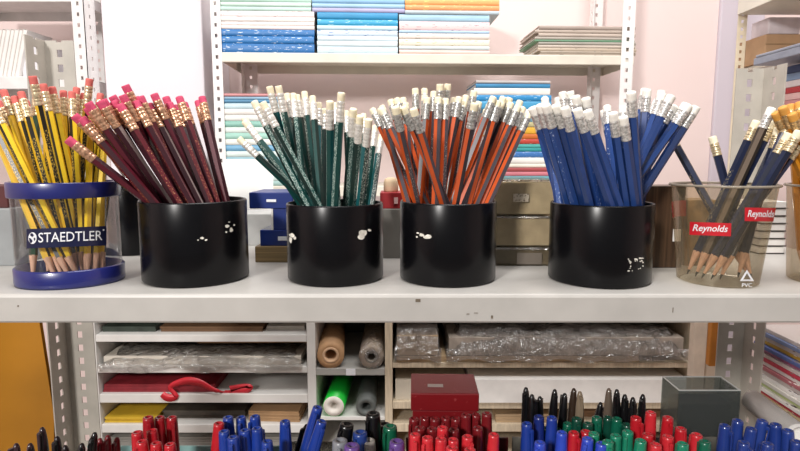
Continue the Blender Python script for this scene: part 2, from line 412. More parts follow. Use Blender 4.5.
# moulded recycling triangle with letters under it
def cpt(px, py, lift=.0005):
    th, z = cyl_hit(G, px, py); return on_cyl(G, th, z, lift)
mb = MB(); tri = [(746.5, 269.5), (739.5, 281), (753.5, 281)]; tin = [(746.5, 273), (742.7, 279.3), (750.3, 279.3)]
mb.add([cpt(*p) for p in tri] + [cpt(*p) for p in tin], [(0, 1, 4, 3), (1, 2, 5, 4), (2, 0, 3, 5)])
mark = mb.build('recycling_mark', M_LETTER, rc, world=True)
curved(lambda px, py, x, y: cpt(px, py), 'lettering', 'PVC', (741.5, 751.5, 283, 287), M_LETTER, rc, bold=.01)
clear_cup(CUPS['amber'], 'clear cup of amber pencils cut off by the right edge', M_SMOKE)

# ------------------------------------------------------------------ pencils
M_FERG = mat('ferrule_gold', 'e0bd8a', .32, .75, vary=.25, scale=700)
M_FERW = mat('ferrule_pale_gold', 'e6d3ad', .32, .6, vary=.25, scale=700)
M_FERC = mat('ferrule_copper', 'd3a585', .3, .6, vary=.25, scale=700)
M_FERS = mat('ferrule_silver', 'e2e0dc', .3, .55, vary=.25, scale=700)
M_FERWH = mat('ferrule_white', 'e9e6df', .35, .4, vary=.12, scale=900)
E_RED = mat('eraser_red', 'cf6a62', .8, vary=.08, scale=300); E_PINK = mat('eraser_pink', 'c9486a', .8, vary=.10, scale=300)
E_CREAM = mat('eraser_cream', 'ece2c4', .8, vary=.06, scale=300); E_WHITE = mat('eraser_white', 'efebe2', .8, vary=.05, scale=300)
M_BARE = mat('bare_wood', 'd8ab90', .7, vary=.12, scale=120, stretch=(6, 6, 1)); M_LEAD = mat('graphite', '2a2a2c', .4, vary=.1, scale=200)
def lac(n, c, **k): return mat(n, c, .36, vary=.05, scale=80, coat=.12, **k)
FACES = {
    'yellow': [lac('lac_yellow', 'e9c42c'), lac('lac_yellow2', 'dcae22'), lac('lac_yellow_black', '1c190f'), lac('lac_yellow', ''), lac('lac_yellow2', ''), printmat('print_yellow', '1a1710', 'c9a94a', (1400, 1400, 800), .58, (.05, .12))],
    'maroon': [lac('lac_maroon', '531322'), lac('lac_maroon_dark', '320b17'), lac('lac_maroon_sheen', '8b7b78'), lac('lac_maroon_dark', ''), printmat('print_maroon', '56141f', 'b07a58', (1400, 1400, 800), .62, (.03, .12)), lac('lac_maroon_dark', '')],  # the grey face paints a sheen onto the maroon lacquer
    'green': [lac('lac_green', '0f3f3b'), lac('lac_green_dark', '0a2622'), printmat('print_green', '1d4a45', '9fb0a8', (1500, 1500, 700), .52, (.02, .15)), lac('lac_green', ''), lac('lac_teal', '17595c'), printmat('print_green2', '0d2d2a', 'aab4aa', (1500, 1500, 700), .56, (.02, .14))],
    'orange': [lac('lac_orange', 'b84c1e'), lac('lac_slate', '4c464c'), lac('lac_orange', ''), lac('lac_charcoal', '2f2a30'), lac('lac_orange', ''), printmat('print_slate', '433d43', '9a9088', (1400, 1400, 800), .6, (.04, .12))],
    'blue': [lac('lac_blue', '25437f'), lac('lac_blue_deep', '1c3568'), lac('lac_blue', ''), printmat('print_blue', '25437f', 'a9b4cc', (600, 600, 460), .64, (.05, .14)), lac('lac_blue', ''), lac('lac_blue_deep', '')],
    'navy': [lac('lac_navy', '1e2640'), lac('lac_navy_deep', '141a30'), printmat('print_navy', '1b2238', 'b9ab86', (1400, 1400, 800), .6, (.05, .11)), lac('lac_navy', ''), lac('lac_navy_deep', ''), lac('lac_steel', '283150')],
    'amber': [lac('lac_amber', 'd08a1e'), lac('lac_amber_deep', 'b06f14'), lac('lac_amber', ''), lac('lac_amber_deep', ''), lac('lac_amber', ''), lac('lac_amber_deep', '')],
    'red': [lac('lac_red', '9a2a2c'), lac('lac_rose', 'c98d86'), lac('lac_red', ''), lac('lac_rose', ''), lac('lac_red', ''), lac('lac_rose', '')],
    'forest': [lac('lac_forest', '274a33'), lac('lac_forest2', '1a3324')] * 3,
    'taupe': [mat('lac_taupe', '66584c', .7, spec=.2), mat('lac_taupe_dark', '3f362f', .7, spec=.2)] * 3,
}
LN = .160
def make_pencil(kind, fer, era, tip, rad=.0037, fl=.0155, el=.0062):
    root = thing('pencil', '', 'pencil'); n = 6; mb = MB()
    zb = .021 if tip else 0.
    zt = LN - fl - el
    ring = lambda z, r: [(r * math.cos(R_(60 * k)), r * math.sin(R_(60 * k)), z) for k in range(6)]
    mb.add(ring(zb, rad) + ring(zt, rad), [(k, (k + 1) % 6, 6 + (k + 1) % 6, 6 + k) for k in range(0)])
    o0 = len(mb.v) - 12
    for k in range(6):
        mb.f.append((o0 + k, o0 + (k + 1) % 6, o0 + 6 + (k + 1) % 6, o0 + 6 + k)); mb.m.append(k); mb.sm.append(False)
    mb.f.append(tuple(o0 + 6 + k for k in range(6))); mb.m.append(0); mb.sm.append(False)
    mb.f.append(tuple(o0 + k for k in range(5, -1, -1))); mb.m.append(0); mb.sm.append(False)
    kids = []
    sh = mb.build('shaft', FACES[kind], root); kids.append(sh)
    if tip:
        mb = MB(); mb.lathe([(rad * .98, zb + .0006), (rad * .9, zb - .001), (.0011, .0045)], 12, 0); mb.lathe([(.0011, .0045), (.0003, .0)], 12, 1); mb.disc(.0003, 0, 12, 1, up=False)
        kids.append(mb.build('sharpened_tip', [M_BARE, M_LEAD], root))
    r = rad * 1.03; prof = [(r * .96, -.0002), (r, .0004)]
    for a in (.15, .30, .62, .78): prof += [(r, fl * a - .0006), (r * .93, fl * a), (r * .93, fl * a + .0006), (r, fl * a + .0012)]
    prof += [(r, fl - .0004), (r * .95, fl)]
    mb = MB(); mb.lathe(prof, 16); kids.append(mb.build('ferrule', fer, root))
    e = rad * .93; mb = MB(); mb.lathe([(e, 0), (e * 1.02, el * .6), (e * 1.0, el * .9), (e * .9, el), (.0002, el * 1.005)], 16); kids.append(mb.build('eraser', era, root))
    kids[-2].location.z = zt; kids[-1].location.z = zt + fl
    KIDS[root.name] = kids
    return dict(root=root, kids=kids, zb=zb, zt=zt, fl=fl, used=False, has_tip=tip)

def seg_close(P0, P1, Q0, Q1):
    u = P1 - P0; v = Q1 - Q0; w = P0 - Q0
    a = (u * u).sum(1); b = (u * v).sum(1); c = (v * v).sum(1); d = (u * w).sum(1); e = (v * w).sum(1)
    D = np.maximum(a * c - b * b, 1e-12)
    s = np.clip((b * e - c * d) / D, 0, 1); t = np.clip((b * s + e) / c, 0, 1); s = np.clip((b * t - d) / a, 0, 1)
    return s, t
def solve(rows, g, dmin, zfloor, L=LN, iters=2200):
    """stand pencils in a cup: ends seen where the picture shows them, no two crossing, all inside the rim"""
    n = len(rows); T = np.zeros((n, 3)); B = np.zeros((n, 3)); rx = np.array([r[2] for r in rows], float)
    zr = ZS + g['h']; ry = proj((g['cx'], g['cy'] - g['b'], zr))[1]
    dirs = np.zeros((n, 3)); cam = np.array([0, 0, ZC])
    rnk = np.argsort(np.argsort([r[3] + .02 * ((k * 37) % 11) / 11 for k, r in enumerate(rows)])); qs = np.linspace(-.999, .999, 801)
    cdf = np.cumsum(np.sqrt(1 - qs * qs)); cdf /= cdf[-1]
    for i, (tx, ty, x, d) in enumerate([r[:4] for r in rows]):
        d = float(np.interp((rnk[i] + .5) / n, cdf, qs)); a, b = ray(tx, ty); dirs[i] = np.array([a, 1, b]) / math.sqrt(a * a + 1 + b * b)
        Yr = g['cy'] + d * .85 * g['b']; Yb = g['cy'] + KB * d * g['b'] * g['rb'] / g['r']
        cB = depth(Yb, zfloor); pyb = 225.5 - F * ((zfloor - ZC) * CP + Yb * SP) / cB
        s = (pyb - ty) / (ry - ty); pxb = tx + s * (x - tx)
        B[i] = ((pxb - 400) * cB / F, Yb, zfloor)
        zt = zat(ty, g['cy']); Yt = Yb + (Yr - Yb) * (zt - zfloor) / (zr - zfloor)
        Yt = g['cy'] + max(-.06, min(.06, Yt - g['cy'])); T[i] = P(tx, ty, Yt)
    cr, sr = math.cos(g['rot']), math.sin(g['rot'])
    def clampxy(Q, a, b):
        dx, dy = Q[:, 0] - g['cx'], Q[:, 1] - g['cy']; u = (dx * cr + dy * sr) / a; v = (-dx * sr + dy * cr) / b
        rr = np.sqrt(u * u + v * v); k = np.where(rr > 1, 1 / np.maximum(rr, 1e-9), 1.) - 1
        return np.stack([dx * k, dy * k, 0 * dx], 1)
    ii, jj = np.triu_indices(n, 1); kb = g['rb'] / g['r']; m = dmin / 2 + .0028
    fixed = len(rows[0]) > 4
    if fixed:      # both ends read from the picture
        for i, (tx, ty, bx, dt, db) in enumerate(rows):
            T[i] = P(tx, ty, g['cy'] + dt); B[i] = (xat(bx, g['cy'] + db, zfloor), g['cy'] + db, zfloor)
        iters = 500
    for it in range(iters):
        ph = .5 if fixed else it / iters; soft = .25 if fixed else 1. if ph < .35 else max(.0, (1 - ph) / .65) ** 1.5
        if n > 1:
            s, t = seg_close(B[ii], T[ii], B[jj], T[jj])
            pi = B[ii] + (T[ii] - B[ii]) * s[:, None]; pj = B[jj] + (T[jj] - B[jj]) * t[:, None]
            dv = pi - pj; ds = np.linalg.norm(dv, axis=1); hit = ds < dmin
            if hit.any():
                nrm = dv / np.maximum(ds, 1e-7)[:, None]
                if ph < .45: nrm = nrm * np.array([1, 1.0, .3]); nrm /= np.maximum(np.linalg.norm(nrm, axis=1), 1e-6)[:, None]
                push = nrm * ((dmin * 1.02 - ds) * .5)[:, None] * .45; push[~hit] = 0
                w = (s * s + (1 - s) ** 2); w2 = (t * t + (1 - t) ** 2)
                np.add.at(T, ii, push * (s / w)[:, None]); np.add.at(B, ii, push * ((1 - s) / w)[:, None])
                np.add.at(T, jj, -push * (t / w2)[:, None]); np.add.at(B, jj, -push * ((1 - t) / w2)[:, None])
        V = T - B; ln = np.linalg.norm(V, axis=1); ex = np.clip(ln - L, -.02, .02) * (0 if fixed else .05) * soft     # keep the length
        al = (V * dirs).sum(1) / ln; k = ex / np.where(np.abs(al) < .15, np.sign(al + 1e-9) * .15, al)
        T -= dirs * np.clip(k, -.002, .002)[:, None]
        q = T - cam; pr = (q * dirs).sum(1)[:, None] * dirs; T += (pr - q) * (.35 * soft + .012)   # eraser stays on its sight line
        Yt = T[:, 1]; lim = .055; over = np.where(np.abs(Yt - g['cy']) > lim, (np.abs(Yt - g['cy']) - lim) * np.sign(Yt - g['cy']), 0); T -= dirs * over[:, None] * .5
        B[:, 2] = zfloor; B += clampxy(B, g['a'] * kb - m, g['b'] * kb - m)
        f = ((zr - B[:, 2]) / np.maximum(T[:, 2] - B[:, 2], .02))[:, None]; Rm = B + (T - B) * f
        c = clampxy(Rm, g['a'] - m, g['b'] - m); B += c * 1.3; T += c * .12; B += clampxy(B, g['a'] * kb - m, g['b'] * kb - m)
        if fixed: continue
        px = 400 + F * Rm[:, 0] / (Rm[:, 1] * CP + (ZC - zr) * SP); B[:, 0] += np.clip((rx - px) * .0008, -.002, .002) * .15 * soft
    if DBG:
        s, t = seg_close(B[ii], T[ii], B[jj], T[jj]); ds = np.linalg.norm(B[ii] + (T[ii] - B[ii]) * s[:, None] - B[jj] - (T[jj] - B[jj]) * t[:, None], axis=1)
        print('SOLVE', n, 'close', (ds < dmin * .85).sum(), ds.min(), 'len', np.linalg.norm(T - B, axis=1).min(), np.linalg.norm(T - B, axis=1).max(), 'pxerr', np.mean([math.hypot(proj(T[i])[0] - rows[i][0], proj(T[i])[1] - rows[i][1]) for i in range(n)]), max(math.hypot(proj(T[i])[0] - rows[i][0], proj(T[i])[1] - rows[i][1]) for i in range(n)))
    return T, B
DBG = False; KB = .6
def plant(rows, g, protos, pick, group, describe, rad, tub_floor=.0035):
    zf = ZS + tub_floor + (.0015 if protos[0]['has_tip'] else .004)
    T, B = solve(rows, g, rad * 1.84, zf)
    order = sorted(range(len(rows)), key=lambda i: proj(T[i])[0]); rank = {k: j + 1 for j, k in enumerate(order)}
    top = min(range(len(rows)), key=lambda i: proj(T[i])[1]); n = len(rows)
    for i in range(n):
        pr = protos[pick(i)]
        if not pr['used']: pr['used'] = True; root = pr['root']; kids = pr['kids']
        else:
            root = copy_tree(pr['root']); kids = [c for c in bpy.data.objects if c.parent is root] if False else None
        if kids is None: kids = LASTKIDS(root)
        t, b = Vector(T[i]), Vector(B[i]); d = (t - b); ln = d.length; d.normalize()
        L = max(.125, min(ln, .19)); base = t - d * L
        root.location = base
        q = Vector((0, 0, 1)).rotation_difference(d)
        roll = Matrix.Rotation(R_(30 + 60 * random.randrange(6) + random.uniform(-22, 22)), 3, 'Z')
        root.rotation_euler = (q.to_matrix() @ roll).to_euler()
        dz = L - LN
        for k in kids:
            nm = k.name.split('.')[0]
            if nm == 'shaft':
                s = (pr['zt'] + dz - pr['zb']) / (pr['zt'] - pr['zb']); k.scale = (1, 1, s); k.location.z = pr['zb'] * (1 - s)
            elif nm in ('ferrule', 'eraser'): k.location.z = (pr['zt'] if nm == 'ferrule' else pr['zt'] + pr['fl']) + dz
        dx = proj(T[i])[0] - proj(B[i])[0]
        lean = 'leaning left' if dx < -18 else 'leaning right' if dx > 18 else 'nearly upright'
        r = rank[i]
        if i == top: where = 'reaching highest of its cup'
        elif r == 1: where = 'leftmost of its cup by eraser'
        elif r == n: where = 'rightmost of its cup by eraser'
        else: where = f'{ordinal(r)} from left of its cup by eraser'
        root['label'] = f'{describe(i)} {lean}, {where}'; root['category'] = 'pencil'; root['group'] = group
def LASTKIDS(root): return list(root.children)
def fill(rows): return [(r[0], r[1], r[2], r[3] if len(r) > 3 else -.3) for r in rows]

YEL = fill([(3, 90, 30, -.5), (12, 97, 38, -.6), (22, 92, 50, -.7), (31, 76, 55, -.5), (43, 84, 63, -.4), (53, 87, 68, -.3), (64, 91, 72, 0), (71, 92, 75, -.5), (79, 88, 79, 0), (92, 79, 86, .3), (86, 94, 84, -.2), (100, 94, 92, .2),
    (-5, 114, 14, -.7), (-11, 113, 21, -.6), (-15, 106, 30, -.8), (-10, 99, 39, -.8), (57, 99, 58, .4), (90, 108, 95, -.5), (97, 110, 100, .4), (105, 113, 105, -.3), (108, 118, 110, .3), (47, 96, 48, .5), (6, 101, 24, .3), (75, 100, 66, .6), (83, 104, 90, .6),
    (-4, 102, 36, .1), (17, 98, 43, -.3), (37, 93, 47, -.1), (62, 103, 80, .7), (100, 104, 103, .8), (28, 100, 18, .6)])
pY = [make_pencil('yellow', M_FERW, E_RED, True, .0031), make_pencil('red', M_FERW, E_RED, True, .0031), make_pencil('forest', M_FERW, E_RED, True, .0031)]
plant(YEL, TUB, pY, lambda i: 1 if i == 26 else 2 if i == 27 else 0, 'yellow and black pencils in the clear tub',
    lambda i: 'faded red pencil in yellow bunch' if i == 26 else 'dark green pencil in yellow bunch' if i == 27 else 'yellow and black pencil', .0031)

MAR = fill([(68, 138, 139, -.4), (73, 116, 146, 0), (81, 119, 149, -.9), (87, 103, 157, -.3), (99, 101, 166, -.4), (112, 102, 175, -.6), (121, 104, 184, -.8), (134, 102, 192, -.6), (128, 84, 187, .5), (150, 104, 201, -.8), (142, 96, 196, .2), (150, 95, 203, .4),
    (167, 104, 212, -.6), (166, 97, 215, .5), (179, 97, 221, -.3), (202, 97, 231, -.3), (198, 101, 228, .4), (104, 99, 170, .5), (122, 95, 182, .7), (93, 112, 152, .5), (85, 108, 150, .8), (184, 103, 224, .6), (112, 96, 178, .9), (158, 102, 207, .8), (135, 97, 193, .9), (92, 120, 145, .4), (174, 106, 216, .2)])
plant(MAR, CUPS['maroon'], [make_pencil('maroon', M_FERC, E_PINK, False, .0036, .0165)], lambda i: 0, 'maroon pencils with pink erasers', lambda i: 'maroon pencil with pink eraser', .0036)

GRE = fill([(237, 140, 289, -.2), (243, 122, 293, -.3), (248, 115, 299, -.2), (255, 101, 311, -.9), (264, 102, 317, -.7), (270, 86, 297, .3), (277, 86, 302, .2), (286, 94, 304, -.1), (293, 94, 308, -.4), (298, 95, 312, .4), (304, 92, 316, -.3), (312, 97, 322, -.6), (320, 104, 326, -.4),
    (327, 102, 331, -.7), (335, 104, 336, -.4), (342, 92, 340, -.7), (347, 112, 345, .2), (353, 109, 347, -.5), (359, 116, 353, -.7), (364, 115, 358, -.3), (369, 119, 361, -.6), (375, 126, 368, .1), (381, 136, 374, -.1), (283, 104, 307, .7), (308, 102, 319, .7), (331, 108, 334, .7), (249, 128, 296, .4), (352, 118, 350, .7), (324, 110, 328, .2), (366, 124, 363, .5), (299, 101, 309, .8), (259, 112, 308, .4)])
plant(GRE, CUPS['green'], [make_pencil('green', M_FERWH, E_CREAM, False, .0031, .0155)], lambda i: 0, 'dark green striped pencils with cream erasers', lambda i: 'dark green pencil', .0031)

ORA = fill([(371, 110, 402, -.5), (379, 111, 405, -.6), (387, 107, 408, -.6), (394, 107, 411, -.7), (401, 108, 414, -.8), (406, 104, 411, -.3), (413, 108, 412, -.8), (388, 101, 405, .3), (396, 99, 410, .4), (407, 98, 413, .5), (413, 89, 418, .6), (423, 87, 420, .7), (424, 96, 418, .2),
    (431, 99, 414, -.7), (438, 99, 420, -.7), (446, 100, 425, -.8), (441, 84, 428, .7), (450, 84, 434, .8), (452, 98, 432, 0), (458, 98, 431, -.8), (464, 102, 434, -.6), (474, 91, 447, .6), (474, 103, 438, -.8), (480, 103, 442, -.2), (494, 97, 447, -.7), (498, 102, 453, -.8), (504, 103, 459, -.7), (511, 103, 465, -.7),
    (517, 106, 471, -.8), (525, 109, 478, -.7), (520, 101, 482, .1), (528, 113, 489, -.1), (486, 110, 448, .4), (503, 97, 462, .4), (434, 92, 426, .5), (466, 95, 442, .7), (380, 104, 408, .7), (523, 118, 492, .3), (490, 104, 456, .8), (510, 98, 470, .8), (516, 114, 480, .7)])
plant(ORA, CUPS['orange'], [make_pencil('orange', mat('ferrule_steel', 'c4c3bf', .3, .6, vary=.3, scale=700), E_CREAM, False, .0033, .0135, .0056)], lambda i: 0, 'orange and grey striped pencils with cream erasers', lambda i: 'orange and grey pencil', .0033)

BLU = fill([(531, 108, 556, -.2), (539, 105, 570, -.5), (547, 105, 579, -.7), (556, 105, 589, -.8), (566, 107, 600, -.8), (576, 106, 609, -.9), (582, 111, 618, -.8), (588, 98, 616, -.1), (558, 98, 576, .4), (563, 92, 588, .4), (571, 91, 596, .5), (578, 96, 605, .2), (545, 98, 566, .2),
    (601, 112, 618, .4), (607, 107, 623, .2), (614, 113, 627, -.6), (618, 118, 632, -.8), (623, 108, 630, .3), (631, 92, 642, -.7), (641, 90, 639, .1), (650, 90, 638, .2), (656, 91, 643, .5), (662, 94, 645, -.4), (671, 96, 649, .3), (677, 98, 649, -.5), (690, 105, 653, -.3), (697, 107, 653, .3), (684, 103, 651, .5), (550, 112, 584, .7), (664, 100, 640, .8), (573, 99, 600, .7), (594, 118, 616, .7), (680, 108, 652, .8), (536, 114, 564, .3), (640, 104, 636, .7)])
plant(BLU, CUPS['blue'], [make_pencil('blue', M_FERS, E_WHITE, False, .0037, .0125, .0060)], lambda i: 0, 'plain blue pencils with white erasers', lambda i: 'blue pencil', .0037)

NAV = [(712, 137, 748, .026, .016), (757, 121, 690, -.002, .002), (772, 108, 703, -.012, -.010), (773, 122, 697, .010, .012), (793, 113, 716, -.016, -.014), (799, 131, 723, -.026, -.022), (803, 140, 731, -.014, -.010), (668, 131, 740, .036, .026), (784, 126, 709, .002, .002), (778, 128, 726, -.004, .004), (763, 134, 700, .018, .020), (790, 134, 711, -.020, -.016)]
pN = [make_pencil('navy', M_FERW, E_CREAM, True, .0036, .011), make_pencil('taupe', M_FERS, E_WHITE, True, .0036, .011)]
plant(NAV, G, pN, lambda i: 1 if i == 2 else 0, 'navy pencils in the clear tapered cup', lambda i: 'taupe pencil among the navy pencils' if i == 2 else 'navy pencil with cream eraser', .0036)

AMB = fill([(775, 108, 793, .5), (782, 106, 797, .4), (789, 105, 803, .6), (796, 104, 808, .5), (803, 103, 812, .6), (790, 100, 815, .0), (798, 112, 806, 0), (812, 102, 820, .3), (806, 118, 802, -.3), (786, 112, 800, .1)])
pA = [make_pencil('amber', M_FERG, mat('eraser_amber', 'd79a45', .7), True, .0037, .012), make_pencil('blue', M_FERW, E_RED, True, .0037, .012)]
plant(AMB, CUPS['amber'], pA, lambda i: 1 if i == 8 else 0, 'amber pencils at the right edge', lambda i: 'blue pencil among the amber pencils' if i == 8 else 'amber pencil', .0037)

# ------------------------------------------------------------------ cartons and packs behind the cups
def carton(name, label, cat, x0, x1, yt, Y, d, m, z0=ZS, group=None, rotz=0., b=.0008, lid=None, sticker=None, parts=True):
    """a small box standing at depth Y: picture columns x0..x1, top row yt; body with a seam lid"""
    zt = zat(yt, Y); X0, X1 = xat(x0, Y, (z0 + zt) / 2), xat(x1, Y, (z0 + zt) / 2); w = (X1 - X0); h = zt - z0
    t = thing(name, label, cat, ((X0 + X1) / 2, Y + d / 2, z0), group, rotz)
    k = .82 if lid else 1.
    MB().box(-w / 2, w / 2, -d / 2, d / 2, 0, h * k - (0 if not lid else .0003), b=b).build('box_body', m, t)
    if lid: MB().box(-w / 2 - .0004, w / 2 + .0004, -d / 2 - .0004, d / 2 + .0004, h * k, h, b=b).build('lid', lid, t)
    if sticker:
        u0, u1, v0, v1, sm = sticker
        MB().box(-w / 2 + u0 * w, -w / 2 + u1 * w, -d / 2 - .0009, -d / 2 - .0004, v0 * h, v1 * h).build('label', sm, t)
    return zt
M_BLUEBOX = printmat('blue_carton', '1a2f74', 'c6d0e6', (260, 260, 500), .76)
M_GOLDBOX = mat('gold_carton', '8d7650', .5, vary=.25, scale=260, stretch=(.05, .05, 6))
Yb_ = Yat(262.5, ZS)
z1 = carton('pencil_box', 'flat gold striped pencil box at the bottom of the blue stack', 'box', 255, 292, 246.5, Yb_, .07, M_GOLDBOX, group='stack of small cartons')
z2 = carton('lead_box', 'blue lead carton on the gold box', 'box', 260, 293, 230, Yb_ + .003, .06, M_BLUEBOX, z1, 'stack of small cartons', sticker=(.55, .95, .35, .6, M_LETTER))
z3 = carton('lead_box', 'short blue carton in the middle of the blue stack', 'box', 271, 294, 208.5, Yb_ + .004, .05, M_BLUEBOX, z2, 'stack of small cartons', sticker=(.02, .10, .0, 1, M_WHITE))
z4 = carton('lead_box', 'wide blue carton topmost in the blue stack', 'box', 249, 293, 192.5, Yb_ + .002, .06, M_BLUEBOX, z3, 'stack of small cartons', sticker=(.4, .62, .42, .58, M_LETTER))
carton('paper_box', 'light grey carton behind the blue stack', 'box', 226, 275, 214, .66, .05, mat('grey_carton', 'b9bab8', .6), lid=None)
# flat white leaflet with pink line drawing on the grey carton, and the slate tray leaning behind it
zc = zat(214, .66)
M_LEAF = printmat('leaflet_print', 'eeeeec', 'd46a86', (60, 60, 110), .68, rough=.6)
t = thing('leaflet', 'white leaflet with pink line print leaning beside the blue stack', 'paper', (xat(244, .705, zc), .716, ZS))
mb = MB(); w = .036
mb.grid(lambda u, v: Vector(((u - .5) * .066, .006 + .010 * v + .003 * math.sin(u * 4), .001 + v * (zat(160, .72) - ZS))), 10, 10); mb.build('sheet', M_LEAF, t)
t = thing('plastic_tray', 'slate grey plastic tray tilted behind the blue cartons', 'tray', (xat(258, .735, ZS + .04), .739, ZS))
Mr = Matrix.Translation((0, 0, .048)) @ Matrix.Rotation(R_(36), 4, 'Y')
mb = MB(); mb.box(-.060, .060, -.004, .004, -.010, .010, b=.002, M=Mr); mb.build('tray_edge', mat('slate_plastic', '5d6268', .4), t)
mb = MB(); mb.box(-.006, .006, -.003, .003, 0, .040, b=.001); mb.build('tray_foot', mat('slate_plastic', ''), t)

Yg = Yat(258.5, ZS)
zg = carton('grey_box', 'plain grey carton between the green and orange pencil cups', 'box', 378, 408, 209, Yg, .05, mat('dull_grey_carton', '77746e', .55))
M_REDB = mat('red_carton', '9c2026', .5)
zr_ = carton('red_carton', 'small red carton with white mark on the grey carton', 'box', 380, 405, 192.5, Yg + .004, .035, M_REDB, zg, sticker=(.56, .72, .3, .7, mat('pink_mark', 'e0b8b4', .6)))
t = thing('rubber_eraser', 'cream rounded eraser lying on the small red carton', 'eraser', (xat(391, Yg + .02, zr_), Yg + .02, zr_))
mb = MB(); mb.lathe([(.0002, 0), (.007, .0), (.0078, .0015), (.0078, .010), (.0065, .0135), (.003, .0150), (.0002, .0152)], 24, sx=1., sy=.8); mb.build('eraser_body', mat('cream_rubber', 'd6bd9c', .8), t)
# clear cases between the orange and blue cups
Yc_ = Yat(266, ZS)
M_TAUPE = mat('taupe_card', 'b8ad9b', .45, vary=.12, scale=60); M_TAUPE2 = mat('taupe_card_light', 'c2b7a3', .4, vary=.12, scale=60); M_TDARK = mat('dark_case', '5d554b', .35, vary=.2, scale=80)
def case(label, yt, z0, m, dx=0., lab=None):
    zt = zat(yt, Yc_); X0, X1 = xat(488 + dx, Yc_, z0), xat(559 + dx, Yc_, z0); w = X1 - X0; h = zt - z0; d = .07
    t = thing('clear_case', label, 'box', ((X0 + X1) / 2, Yc_ + d / 2, z0), 'clear cases stacked between two cups')
    MB().box(-w / 2 + .002, w / 2 - .002, -d / 2 + .002, d / 2 - .002, .001, h - .003, b=.001).build('card_insert', m, t)
    MB().box(-w / 2, w / 2, -d / 2, d / 2, 0, h - .0008, b=.0012).build('clear_shell', M_SMOKE, t)
    MB().box(-w / 2 - .0006, w / 2 + .0006, -d / 2 - .0006, -d / 2 + .0004, h - .0026, h - .0006).build('lid_edge', M_FILM, t)
    if lab:
        u, v, sw, sh, sm = lab
        MB().box(-w / 2 + u * w, -w / 2 + (u + sw) * w, -d / 2 - .0012, -d / 2 - .0004, v * h, (v + sh) * h).build('label', sm, t)
    return zt
M_TAG = printmat('taupe_tag', 'b8ac98', '574c40', (500, 500, 500), .6)
za = case('dark clear case at the bottom of the stack between cups', 247, ZS, M_TDARK, 0, (.40, .1, .35, .6, mat('case_label', '6b6258', .5)))
zb_ = case('taupe clear case in the middle of the stack between cups', 215.5, za, M_TAUPE, 1)
zc_ = case('taupe clear case with printed tag topmost between cups', 179, zb_, M_TAUPE2, -1, (.36, .38, .22, .22, M_TAG))
# brown pack right of the blue cup
Yp = Yat(268, ZS)
M_BROWN = mat('brown_pencil_wrap', '4a3626', .4, vary=.35, scale=420, stretch=(1, .02, .02))
carton('pencil_pack', 'dark brown pack of upright pencils behind the blue pencil cup', 'box', 640, 684, 186, Yp, .03, M_BROWN, sticker=(.75, .93, .33, .48, M_WHITE))
carton('pencil_pack', 'tan brown pack seen through the left of the clear tapered cup', 'box', 686, 716, 200, Yp + .01, .03, mat('tan_pack', '85694a', .5, vary=.2, scale=120))
# small spiral pads seen through the right of the clear cup
zz = ZS
for k in range(7):
    w = .03
    t = thing('note_pad', f'white pad {["lowest", "second lowest", "third lowest", "middle", "third highest", "second highest", "topmost"][k]} in the stack behind the right clear cup', 'notebook', (xat(771, .60, ZS) + random.uniform(-.001, .001), .62, zz), 'small pads stacked behind the clear cup')
    MB().box(-w / 2, w / 2, -.02, .02, 0, .0012, b=.0003).build('cover', mat('pad_dark', '3a3630', .5), t)
    MB().box(-w / 2 + .001, w / 2 - .001, -.0195, .0195, .0012, .0078, b=.0004).build('pages', M_WHITE, t)
    zz += .0082
# left edge
carton('grey_box', 'grey carton cut off by the left edge behind the clear tub', 'box', -40, 13, 209, Yat(266, ZS), .06, mat('blue_grey_carton', '8e9192', .5))
Yl = Yat(266, ZS)
carton('red_pouch', 'dark red pouch on the grey carton at the left edge', 'box', -40, 7, 186, Yl + .01, .04, mat('dark_red_card', '4d1a1a', .6, vary=.2), zat(209, Yl))

# ------------------------------------------------------------------ books
def book_proto_mats(c, ink=None, thr=.64, rough=.45):
    if ink: return printmat('spine_%s_%s' % (c, ink), c, ink, (70, 10, 420), thr, (-.11, .11), 0, rough)
    return mat('spine_' + c, c, rough, vary=.08, scale=14, stretch=(1, 1, 8))
def book(name, label, cx, cy, z, w, d, h, m, group, rotz=0., cat='book', pages=True):
    """a closed book lying flat with its spine to the room: wrap-round cover and page block"""
    t = thing(name, label, cat, (cx, cy, z), group, rotz); ct = min(.0012, h * .18)
    mb = MB(); mb.box(-w / 2, w / 2, -d / 2, d / 2, 0, ct); mb.box(-w / 2, w / 2, -d / 2, d / 2, h - ct - .0002, h - .0002)
    n = 6; vs = []
    for x in (-w / 2, w / 2):
        for k in range(n + 1):
            a = -math.pi / 2 + math.pi * k / n
            vs.append((x, -d / 2 - .0025 * math.cos(a), h / 2 - .0001 + (h / 2 - .0001) * math.sin(a)))
    fs = [(k, k + 1, n + 2 + k, n + 1 + k) for k in range(n)]; mb.add(vs, [f[::-1] for f in fs], 0, True)
    mb.add([vs[k] for k in range(n + 1)], [tuple(range(n + 1))]); mb.add([vs[n + 1 + k] for k in range(n + 1)], [tuple(range(n, -1, -1))])
    mb.build('cover', m, t)
    MB().box(-w / 2 + .003, w / 2 - .003, -d / 2 + .0005, d / 2 - .003, ct, h - ct - .0002).build('pages', M_WHITE, t)
    return t
UR = R_(2.6)     # the back unit stands a little askew: its right end is farther away
YU = 1.42
def Yu(px): return YU + math.tan(UR) * xat(px, YU, ZC)
